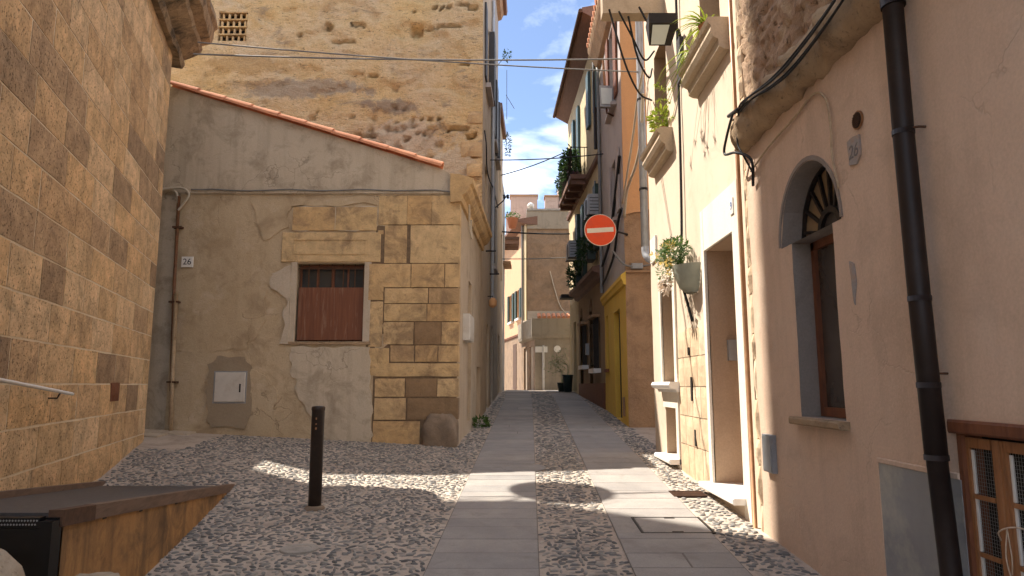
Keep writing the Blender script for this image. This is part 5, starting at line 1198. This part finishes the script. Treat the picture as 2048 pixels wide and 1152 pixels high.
# ================================================================ cream house with brown ground floor
KF = Fr(2.43, 17.9, 2.16, 25.3, -1)
kh = empty('cream_house', (2.3, 20, 1.2), 'cream house with brown eaves, shuttered windows and barred ground floor', 'house')
gops = [dict(u0=.75, u1=1.55, z0=2.15, z1=3.55, depth=.18), dict(u0=3.0, u1=3.7, z0=2.3, z1=3.55, depth=.18), dict(u0=2.0, u1=2.6, z0=1.1, z1=3.9, arch=.35, depth=.2), dict(u0=4.1, u1=4.7, z0=1.3, z1=3.9, arch=.3, depth=.2)]
front(kh, KF, 0, 5.0, 0, 4.5, M['brown_wall'], gops, .3, [('window', M['glass']), ('window', M['glass']), ('door', M['door_dark']), ('door', M['darkwood'])], 12, wname='ground_floor_wall')
for o in gops[:2]:
    for i in range(6): u = o['u0'] + (o['u1'] - o['u0']) * i / 5; B().tube([KF.p(u, o['z0'], .05), KF.p(u, o['z1'], .05)], .014, 5).build('window_bar', M['iron'], kh)
    B().fbox(KF, o['u0'] - .1, o['u1'] + .1, o['z1'], o['z1'] + .08, 0, .22).build('window_hood', M['brown_rough'], kh); B().fbox(KF, o['u0'] - .1, o['u1'] + .1, o['z0'] - .12, o['z0'], 0, .2).build('window_sill', M['marble'], kh)
B().fbox(KF, 0, 5.0, .6, 1.75, 0, .03).build('plinth', M['redwood'], kh)
B().fbox(KF, 2.0, 2.6, 1.1, 3.9, -.21, -.19).build('door_panel', M['darkwood'], kh)
B().prof(KF, [(0, 4.5), (.10, 4.55), (.14, 4.65), (.30, 4.7), (.30, 4.82), (0, 4.9)], 0, 5.2).build('ledge', M['eave'], kh)
uops = [dict(u0=.75, u1=1.55, z0=5.4, z1=7.2, depth=.15), dict(u0=3.3, u1=4.1, z0=5.0, z1=7.3, depth=.15), dict(u0=.75, u1=1.6, z0=9.4, z1=11.1, depth=.15), dict(u0=4.4, u1=5.2, z0=8.7, z1=11.0, depth=.15)]
front(kh, KF, 0, 7.42, 4.6, 12.0, M['cream'], uops, .35, [('window', M['glass'])] * 4, 13, wname='upper_wall')
front(kh, KF, 5.0, 7.42, 0, 4.6, M['olive'], [dict(u0=5.7, u1=6.4, z0=1.5, z1=3.9, depth=.2)], .4, [('door', M['redwood'])], 14, wname='far_wall')
for a in ((.28, .74, 9.4, 11.1), (1.61, 2.05, 9.4, 11.1), (3.95, 4.39, 8.7, 11.0), (5.21, 5.65, 8.7, 11.0)): B().fbox(KF, *a, .012, .09).build('shutter', M['shutter_blue'], kh)
for a in ((.30, .74, 5.4, 7.2), (1.56, 2.0, 5.4, 7.2), (2.85, 3.29, 5.0, 7.3), (4.11, 4.55, 5.0, 7.3)): B().fbox(KF, *a, .012, .14).build('shutter', M['shutter_green'], kh)
B().prof(KF, [(0, 7.85), (.08, 7.88), (.10, 8.0), (0, 8.03)], 0, 7.42).build('string_course', M['eave'], kh)
B().prof(KF, [(0, 11.75), (.40, 11.98), (.46, 12.0), (.48, 12.15), (-3.5, 13.0), (-3.5, 11.8), (0, 11.8)], -.1, 7.5).build('eaves', M['eave'], kh)
B().tube([KF.p(-.1, 12.06, .52), KF.p(3.5, 12.05, .52), KF.p(7.5, 12.04, .52)], .06, 8).build('gutter', M['rust'], kh)
m = B(); m.hexa([KF.p(.02, 0, -.4), KF.p(7.40, 0, -.4), KF.p(7.40, 0, -4), KF.p(.02, 0, -4), KF.p(.02, 12, -.4), KF.p(7.40, 12, -.4), KF.p(7.40, 12, -4), KF.p(.02, 12, -4)]); m.build('body', M['cream'], kh)
s, r = wall(Fr(KF.p(7.42, 0)[0], KF.p(7.42, 0)[1], KF.p(7.42, 0, -4)[0], KF.p(7.42, 0, -4)[1], -1), 0, 4, 0, 12, [], .6); s.build('end_wall', M['olive'], kh)
# balcony
m = B().fbox(KF, 2.4, 5.9, 7.98, 8.12, 0, .55); m.build('balcony_slab', M['eave'], kh)
for i in range(5): u = 2.5 + i * .8; B().fbox(KF, u, u + .1, 7.84, 7.98, 0, .5).build('balcony_joist', M['eave'], kh)
m = B()
for i in range(24): u = 2.45 + i * .148; m.tube([KF.p(u, 8.12, .52), KF.p(u, 9.0, .52)], .010, 4)
for i in range(4):
    for u in (2.45, 5.85): m.tube([KF.p(u, 8.12, .1 + i * .13), KF.p(u, 9.0, .1 + i * .13)], .010, 4)
m.tube([KF.p(2.45, 9.0, 0), KF.p(2.45, 9.0, .52), KF.p(5.85, 9.0, .52), KF.p(5.85, 9.0, 0)], .016, 5); m.build('balcony_railing', M['iron'], kh)
bp = empty('balcony_shrub', KF.p(3.5, 8.12, .4), 'bushy green shrub in a purple pot on the far balcony', 'plant')
B().lathe(KF.p(3.2, 8.13, .36), [(.14, 0), (.19, .28), (.21, .30)], 12).build('pot', M['pot_purple'], bp, True)
m = B(); leaves(m, KF.p(3.6, 8.75, .42), (.30, .95, .42), 900, .13, random.Random(51)); leaves(m, KF.p(4.9, 8.55, .5), (.2, .5, .5), 250, .12, random.Random(52), .3); m.build('foliage', M['leaf_dark'], bp)
m = B(); leaves(m, KF.p(3.6, 8.95, .42), (.28, .9, .35), 220, .12, random.Random(53)); m.build('foliage', M['leaf'], bp)
tag(B().tube([KF.p(.35, 8.2, .09), KF.p(.35, 10, .09), KF.p(.35, 11.9, .12)], .05, 8).build('drainpipe', M['pipe_dark'], smooth=True), 'dark drainpipe beside the blue shutters of the cream house', 'drainpipe')
def aircon(u, z, lab, s_=1.):
    a = empty('air_conditioner', KF.p(u, z, .2), lab, 'air conditioner', 'air conditioners on the cream house')
    B().fbox(KF, u - .42 * s_, u + .42 * s_, z, z + .56 * s_, .06, .38, .015).build('case', M['grey_metal'], a)
    EF = Fr(*KF.p(u - .42 * s_, 0, .06)[:2], *KF.p(u - .42 * s_, 0, .38)[:2], 1)
    g = B(); c = (.16, z + .28 * s_)
    B().fpoly(KF, [(u + .18 * math.cos(t), z + .28 * s_ + .22 * math.sin(t)) for t in fit(0, 2 * math.pi, 24)[:-1]], .38, .386).build('fan_grille', M['shutter_dark'], a)
    for i in range(5): B().fbox(EF, .04, .28, z + .08 + i * .09, z + .10 + i * .09, -.004, .004).build('louvre', M['shutter_dark'], a)
    for d in (-.3, .3): B().fbox(KF, u + d - .015, u + d + .015, z - .04, z, 0, .42).build('bracket', M['iron'], a)
    B().tube(spline([KF.p(u + .3, z + .5, .1), KF.p(u + .5, z + .7, .05), KF.p(u + .5, z + 1.2, .04)]), .03, 6).build('hose', M['cable_grey'], a)
aircon(.40, 6.25, 'upper grey air conditioner box above the no-entry sign')
aircon(4.75, 5.90, 'lower grey air conditioner box left of the no-entry sign')
def windowbox(u, z, lab, seed, n=260):
    a = empty('window_box', KF.p(u, z, .3), lab, 'window box', 'leafy window boxes on the brown ledge')
    B().fbox(KF, u - .3, u + .3, z, z + .22, .08, .32, .01).build('trough', M['pot_green'], a)
    m = B(); leaves(m, KF.p(u, z + .38, .28), (.26, .42, .30), n, .12, random.Random(seed)); leaves(m, KF.p(u, z + .15, .42), (.12, .35, .25), n // 3, .11, random.Random(seed + 1), .5); m.build('foliage', M['leaf_dark'], a)
    m = B(); leaves(m, KF.p(u, z + .5, .28), (.22, .38, .2), n // 4, .10, random.Random(seed + 2)); m.build('foliage', M['leaf'], a)
windowbox(1.0, 5.15, 'leafy window box just left of the no-entry sign', 61); windowbox(3.4, 4.85, 'leafy window box farther along the brown ledge', 64, 340)
sl_ = empty('wall_lantern', KF.p(5.6, 4.6, .2), 'small black lantern on the far right wall below the lower air conditioner', 'lamp')
B().fbox(KF, 5.3, 5.9, 4.66, 4.78, .1, .55, .01).build('head', M['iron'], sl_); B().tube([KF.p(5.6, 4.7, 0), KF.p(5.6, 4.7, .2)], .02, 6).build('arm', M['iron'], sl_)
tag(B().fbox(KF, 2.75, 2.9, 2.6, 2.95, 0, .1, .01).build('letter_box', M['grey_metal']), 'small grey letter box between the barred ground floor windows', 'letter box')
for i, (u, n_, r_, h, lab) in enumerate(((6.9, .38, .17, .34, 'front dark green planter tub at the alley corner'), (6.5, .22, .18, .62, 'taller dark planter tub behind the front tub at the alley corner'))):
    c_ = KF.p(u, gz(*KF.p(u, 0, n_)[:2]), n_); t_ = empty('planter_tub', c_, lab, 'planter')
    B().lathe(c_, [(r_ * .75, 0), (r_, h * .9), (r_ * 1.08, h * .92), (r_ * 1.08, h), (r_ * .9, h), (r_ * .88, h * .85)], 14).build('tub', M['pot_green'], t_, True)
    m = B(); rg = random.Random(70 + i)
    for j in range(7):
        a_ = rg.uniform(0, 6.28); e_ = (c_[0] - .15 + rg.uniform(-.35, .2), c_[1] + rg.uniform(-.3, .3), c_[2] + h + rg.uniform(.3, .8)); m.tube(spline([(c_[0], c_[1], c_[2] + h * .9), (c_[0] + rg.uniform(-.1, .1), c_[1], c_[2] + h + .35), e_], 4), .006, 4); leaves(m, e_, (.14, .14, .14), 22, .07, rg)
    m.build('twigs', M['leaf_grey'], t_)

# ================================================================ end of the alley
e1 = empty('end_house', (1.5, 28, 1.5), 'low plain rendered corner house closing the end of the alley', 'house')
EF = Fr(.93, 28, 1.93, 28, 1); EL = Fr(.93, 28, .42, 31, -1)
s, r = wall(EF, 0, 5, 0, 3.62, [], .4, rough(.012)); s.build('wall', M['far_grey'], e1, True)
s, r = wall(EL, 0, EL.L, 0, 3.62, [dict(u0=.3, u1=1.1, z0=1.4, z1=3.3, depth=.15), dict(u0=1.7, u1=2.4, z0=1.4, z1=3.3, depth=.15)], .4); s.build('side_wall', M['brick_far'], e1); r.build('side_reveal', M['brick_far'], e1)
for u0, u1 in ((.3, 1.1), (1.7, 2.4)): B().fbox(EL, u0, u1, 1.4, 3.3, -.2, -.15).build('door', M['redwood'], e1)
B().prof(EF, [(0, 3.55), (.12, 3.62), (.15, 3.75), (.15, 4.4), (0, 4.42)], -.1, 5).build('parapet', M['far_grey'], e1); B().prof(EL, [(0, 3.55), (.12, 3.62), (.15, 3.75), (.15, 4.4), (0, 4.42)], -.1, EL.L).build('side_parapet', M['far_grey'], e1)
B().hexa([(.96, 28.03, 0), (5.9, 28.03, 0), (5.9, 31, 0), (.5, 31, 0), (.96, 28.03, 4.4), (5.9, 28.03, 4.4), (5.9, 31, 4.6), (.5, 31, 4.6)]).build('body', M['drab'], e1)
for i in range(12): u = .2 + i * .2; B().tube([EF.p(u, 4.44, .05), EF.p(u, 4.62, -.5)], .085, 7).build('roof_tile', M['terracotta'], e1)
tag(B().tube([EF.p(.35, 1.4, .05), EF.p(.35, 3.3, .05)], .045, 7).build('drainpipe', M['white_metal']), 'thin white pipe up the end house front', 'drainpipe')
sp3 = empty('street_sign', EF.p(.25, 3.2, .1), 'white rectangular street sign on the end house', 'sign'); B().fbox(EF, .02, .52, 3.02, 3.26, .03, .05, .004).build('plate', M['plate'], sp3)
tag(B().fpoly(EF, [(.92 + .14 * math.cos(t), 3.16 + .14 * math.sin(t)) for t in fit(0, 2 * math.pi, 20)[:-1]], .03, .05).build('round_sign', M['plate']), 'small round pale sign beside the rectangular one on the end house', 'sign')
e2 = empty('stone_gable_house', (1.6, 31.1, 1.5), 'brick and rubble gable rising behind the low end house', 'house')
GF = Fr(.70, 31.1, 1.70, 31.1, 1)
s, r = wall(GF, 0, 5, 3, 9.7, [], .1, lambda u, z: .05 * fbm(u * 2, z * 3, 1, 4) + .03 * fbm(u * 6, z * 8, 2, 3)); s.build('rubble_wall', M['brick_far'], e2, True)
B().fbox(GF, -.02, 5, 8.9, 9.75, -.1, .06).build('grey_parapet', M['far_grey'], e2); B().fbox(GF, 0, 4.2, 4.5, 5.05, 0, .05).build('grey_band', M['greyish'], e2)
B().box(.75, 5.7, 31.3, 36, 0, 9.6).build('body', M['brick_far'], e2)
B().box(.68, 5.7, 31.0, 36, 9.76, 9.85).build('roof', M['concrete'], e2)
B().lathe(GF.p(.18, 9.6, -.1), [(.1, 0), (.11, .35), (.16, .36), (.15, .5), (.05, .58)], 10).build('chimney_cap', M['white_paint'], e2, True)
tag(B().tube(spline([GF.p(1.05, 6.9, .06), GF.p(1.25, 6.1, .06), GF.p(1.5, 5.3, .06), GF.p(1.8, 4.9, .06)]), .02, 5).build('wall_cable', M['cable_pale']), 'pale cable trailing down the far brick gable', 'cable')
e3 = empty('peach_house', (.5, 33, 1.5), 'sunlit peach house turning away left at the alley end', 'house')
OF = Fr(.68, 31.05, -.75, 39, -1)
front(e3, OF, 0, OF.L, 0, 9.3, M['peach'], [dict(u0=1.6, u1=2.4, z0=4.9, z1=6.3, depth=.15), dict(u0=3.6, u1=4.5, z0=4.9, z1=6.3, depth=.15), dict(u0=2.4, u1=3.3, z0=1.5, z1=3.7, depth=.15)], .4, [('window', M['darkwood']), ('window', M['darkwood']), ('door', M['darkwood'])], 17)
B().fbox(OF, 0, .75, 4.2, 9.3, 0, .05).build('corner_strip', M['cream'], e3)
B().fbox(OF, .8, OF.L, .9, 4.0, -.01, .03).build('ground_floor_render', M['brick_far'], e3)
B().fbox(OF, 2.4, 3.3, 1.5, 3.7, .025, .05).build('door_leaf', M['darkwood'], e3)
for u0, u1 in ((1.2, 1.58), (2.42, 2.8), (3.2, 3.58), (4.52, 4.9)): B().fbox(OF, u0, u1, 4.9, 6.3, .01, .07).build('shutter', M['shutter_green'], e3)
for u0, u1 in ((1.5, 2.5), (3.5, 4.6)): B().fbox(OF, u0, u1, 4.8, 4.9, 0, .12).build('window_sill', M['marble'], e3)
B().prof(OF, [(0, 4.0), (.08, 4.03), (.1, 4.12), (0, 4.15)], .75, OF.L).build('string_course', M['redwood'], e3)
B().prof(OF, [(0, 9.1), (.45, 9.2), (.45, 9.32), (-3, 10), (-3, 9)], -.1, OF.L).build('eaves', M['eave'], e3)
B().hexa([OF.p(.1, 0, -.4), OF.p(OF.L, 0, -.4), OF.p(OF.L, 0, -.9), OF.p(.1, 0, -.9), OF.p(.1, 9.2, -.4), OF.p(OF.L, 9.2, -.4), OF.p(OF.L, 9.2, -.9), OF.p(.1, 9.2, -.9)]).build('body', M['peach'], e3)
tag(B().tube([OF.p(.4, 1.5, .12), OF.p(.4, 9.2, .12)], .06, 7).build('drainpipe', M['cable_grey']), 'grey drainpipe on the sunlit corner strip of the peach house', 'drainpipe')
e5 = empty('orange_house', (-.6, 40, 1.5), 'narrow orange house glimpsed at the far left bend', 'house')
B().box(-4, 1.0, 41.5, 46, 0, 10.2).build('body', M['peach'], e5); B().box(-4.2, 1.2, 41.2, 46, 10.2, 10.5).build('roof', M['terracotta2'], e5)
for x, z in ((-.45, 6.0), (-.4, 3.2)): B().box(x, x + .6, 41.42, 41.52, z, z + 1.3).build('window', M['darkwood'], e5)
e4 = empty('castle_tower', (1.5, 46, 1.5), 'pinkish crenellated castle tower rising behind the end houses', 'tower')
for x0, x1, z1 in ((-.1, 1.72, 14.4), (2.25, 3.15, 14.35), (3.12, 4.4, 14.9)): B().box(x0, x1, 45, 45.9, 13.0, z1).build('merlon', M['pinkstone'], e4)
for x0, x1, z1 in ((-.1, 1.72, 14.4), (2.25, 3.15, 14.35)): B().box(x0 - .06, x1 + .06, 44.9, 46, z1 + .002, z1 + .1).build('merlon_cap', M['brown_rough'], e4)
B().box(-.4, 6, 45.02, 50, 0, 13.2).build('body', M['pinkstone'], e4)
m = B()
for i in range(26): m.tube([(1.2 + i * .12, 44.6, 12.95), (1.2 + i * .12, 45.6, 13.5)], .07, 6)
m.build('tiles', M['terracotta2'], e4)
ap = empty('roof_terrace_pot', (-.02, 30.3, 9.0), 'red terracotta pot with a green plant on the far left terrace', 'plant')
B().lathe((.02, 30.3, 8.75), [(.16, 0), (.26, .42), (.3, .45), (.24, .45)], 12).build('pot', M['pot'], ap, True)
m = B(); leaves(m, (.02, 30.3, 9.3), (.3, .3, .18), 140, .12, random.Random(81)); m.build('foliage', M['leaf'], ap)
tr_ = empty('terrace_canopy', (-.2, 29.5, 8), 'small timber canopy bridging above the far left terrace', 'canopy')
B().box(-.9, .32, 29.2, 30.8, 8.0, 8.12).build('deck', M['darkwood'], tr_)
for i in range(5): B().box(-.9, .30, 29.25 + i * .35, 29.33 + i * .35, 7.82, 8.0).build('beam', M['eave'], tr_)
B().box(-.95, -.5, 29.2, 30.8, 0, 8.0).build('post', M['beige'], tr_)

# ================================================================ overhead wires
def wire(a, b, d, r_, mat, lab):
    tag(B().tube(sag(a, b, d, 18), r_, 5).build('overhead_wire', M[mat], smooth=True), lab, 'wire')
wire((-5.1, 10.3, 6.95), (2.24, 11.25, 7.35), .06, .014, 'cable_grey', 'upper grey wire strung from the church across to the grey drainpipe')
wire((-5.05, 10.3, 7.15), (2.24, 11.25, 7.10), .05, .012, 'cable_grey', 'lower grey wire crossing the upper one before the rubble wall')
wire((-.58, 17.6, 7.66), (2.36, 17.0, 7.62), .05, .016, 'cable', 'dark wire across the alley under the balcony shrub')
wire((-.36, 21.3, 8.40), (1.75, 21.8, 9.35), .06, .018, 'cable', 'dark slanting wire rising across the alley to the balcony')
wire((-.38, 25.0, 7.38), (2.16, 25.0, 7.30), .03, .03, 'cable', 'thick dark cable across the far end of the alley')
wire((-.38, 25.4, 6.42), (2.10, 25.2, 6.44), .02, .018, 'cable_grey', 'thin grey wire across the far end below the thick cable')

# ================================================================ ramp, bollard, stones at the near left
rampo = empty('access_ramp', (-3.4, 6, .4), 'access ramp with black rubber top, brown timber edge and rusty side board', 'ramp')
ex = lambda y: -3.2 + .182 * (8.05 - y); zt = lambda y: .555 + .108 * (8.1 - y)
Y0, Y1 = 3.82, 8.12
def ramp_strip(xa, xb, ya, yb, top, thick, name, mat):
    v = []
    for y in (ya, yb):
        for xf in (xa, xb): v.append((xf(y), y))
    (x0, y0), (x1, _), (x2, y1), (x3, _) = v
    B().hexa([(x0, y0, zt(y0) + top - thick), (x1, y0, zt(y0) + top - thick), (x3, y1, zt(y1) + top - thick), (x2, y1, zt(y1) + top - thick), (x0, y0, zt(y0) + top), (x1, y0, zt(y0) + top), (x3, y1, zt(y1) + top), (x2, y1, zt(y1) + top)]).build(name, M[mat], rampo)
wx = lambda y: church_x(y) + .06
ramp_strip(lambda y: wx(y) + .07, lambda y: ex(y) - .06, Y0, 8.0, 0, .035, 'deck', 'rubber')
ramp_strip(lambda y: ex(y) - .062, lambda y: ex(y) + .012, Y0 + .42, Y1, .018, .085, 'edge_board', 'ramp_wood')
ramp_strip(lambda y: ex(y) - .062, lambda y: ex(y) + .014, Y0 - .02, Y0 + .415, .016, .087, 'edge_end', 'darkwood')
ramp_strip(wx, lambda y: wx(y) + .07, Y0, 8.15, .05, .10, 'wall_board', 'ramp_wood')
v = []
ya = fit(Y0 + .03, 8.02, 16); m = B()
for y in ya: m.v += [(ex(y), y, gz(ex(y), y) - .05), (ex(y), y, zt(y) - .068)]
for i in range(16): m.f.append((2 * i, 2 * i + 2, 2 * i + 3, 2 * i + 1))
for y in ya: m.v += [(ex(y) - .03, y, gz(ex(y), y) - .05), (ex(y) - .03, y, zt(y) - .068)]
for i in range(16): m.f.append((34 + 2 * i, 34 + 2 * i + 2, 34 + 2 * i + 3, 34 + 2 * i + 1))
m.build('side_board', M['rust_panel'], rampo)
for y in (4.4, 5.05, 5.9): B().box(ex(y) - .02, ex(y) + .006, y - .02, y + .02, zt(y) - .078, zt(y) - .06).build('fixing', M['iron'], rampo)
zf = zt(Y0)
xe = ex(Y0)
B().box(-4.2, xe + .005, Y0 - .03, Y0, .05, zf - .02).build('end_panel', M['black'], rampo)
B().box(xe - .06, xe + .012, Y0 - .09, Y0 - .031, .05, zf - .03).build('post', M['black'], rampo)
B().box(-4.2, xe - .062, Y0 - .075, Y0 - .032, zf - .20, zf - .065).build('crossbar', M['black'], rampo)
m = B(); B().box(-4.2, xe - .064, Y0 - .082, Y0 - .031, zf - .062, zf - .012).build('strip', M['black'], rampo)
for i in range(46):
    for j in range(2):
        x = xe - .075 - i * .016 - (.008 if j else 0); z = zf - .026 - j * .02
        m.add([(x - .0065, Y0 - .0835, z), (x, Y0 - .0835, z - .006), (x + .0065, Y0 - .0835, z), (x, Y0 - .0835, z + .006)], [(0, 1, 2, 3)])
m.build('perforation', M['grey_metal'], rampo)
def boulder(c, sx, sy, h, seed, lab):
    m = B(); k = 20; nr = 12; z0 = gz(c[0], c[1]) - .05
    for i in range(nr):
        t = i / (nr - 1); sh = 1 if t < .8 else 1 - ((t - .8) / .2) ** 2 * .35
        for j in range(k):
            a = 2 * math.pi * j / k; ca, sa = math.cos(a), math.sin(a); q = (abs(ca) ** 4 + abs(sa) ** 4) ** -.25 * (1 + .10 * fbm(ca * 2 + seed, sa * 2, t * 2, 4)) * sh
            m.v.append((c[0] + sx * q * ca, c[1] + sy * q * sa, z0 + (h + .05) * (t if t < .95 else .97 + .03 * (t - .95) / .05) + .02 * fbm(ca * 3, sa * 3, t * 3 + seed, 3)))
    for i in range(nr - 1):
        for j in range(k): m.f.append((i * k + j, i * k + (j + 1) % k, (i + 1) * k + (j + 1) % k, (i + 1) * k + j))
    b0 = len(m.v); m.v.append((c[0], c[1], z0 + h + .055)); m.f += [((nr - 1) * k + j, (nr - 1) * k + (j + 1) % k, b0) for j in range(k)]
    tag(m.build('stone_block', M['bigstone'], smooth=True), lab, 'stone', 'rough stones before the ramp')
M['bigstone'] = stone('pale_rough_stone', [(0, (.36, .29, .21)), (1, (.42, .34, .25))], .4, .7, 44, (.2, .15, .1), True, dirt=.4)
boulder((-2.38, 3.05), .24, .2, .80, 1, 'rough pale stone block cut by the left edge before the black frame')
boulder((-1.72, 2.92), .135, .15, .745, 2, 'low rough stone block at the foot of the rusty ramp board')
bo = empty('bollard', (-2.02, 7.23, gz(-2.02, 7.23)), 'dark brown iron bollard standing alone on the cobbles', 'bollard')
zb = gz(-2.02, 7.23)
B().lathe((-2.02, 7.23, zb - .05), [(.066, 0), (.066, 1.04), (.070, 1.045), (.070, 1.07), (.062, 1.085), (.02, 1.09)], 20).build('post', M['bollard'], bo, True)
B().lathe((-2.02, 7.23, zb - .02), [(.11, 0), (.105, .03), (.085, .05), (.066, .055)], 16).build('collar', M['boulder'], bo, True)
for i in range(3):
    z = zb + .80 + i * .05
    m = B()
    for t in fit(-.10, .12, 4): m.v += [(-2.02 + .0675 * math.sin(t), 7.23 - .0675 * math.cos(t), z), (-2.02 + .0675 * math.sin(t), 7.23 - .0675 * math.cos(t), z + .022 - .01 * (i % 2))]
    for j in range(4): m.f.append((2 * j, 2 * j + 2, 2 * j + 3, 2 * j + 1))
    m.build('marking', M['copper'], bo)
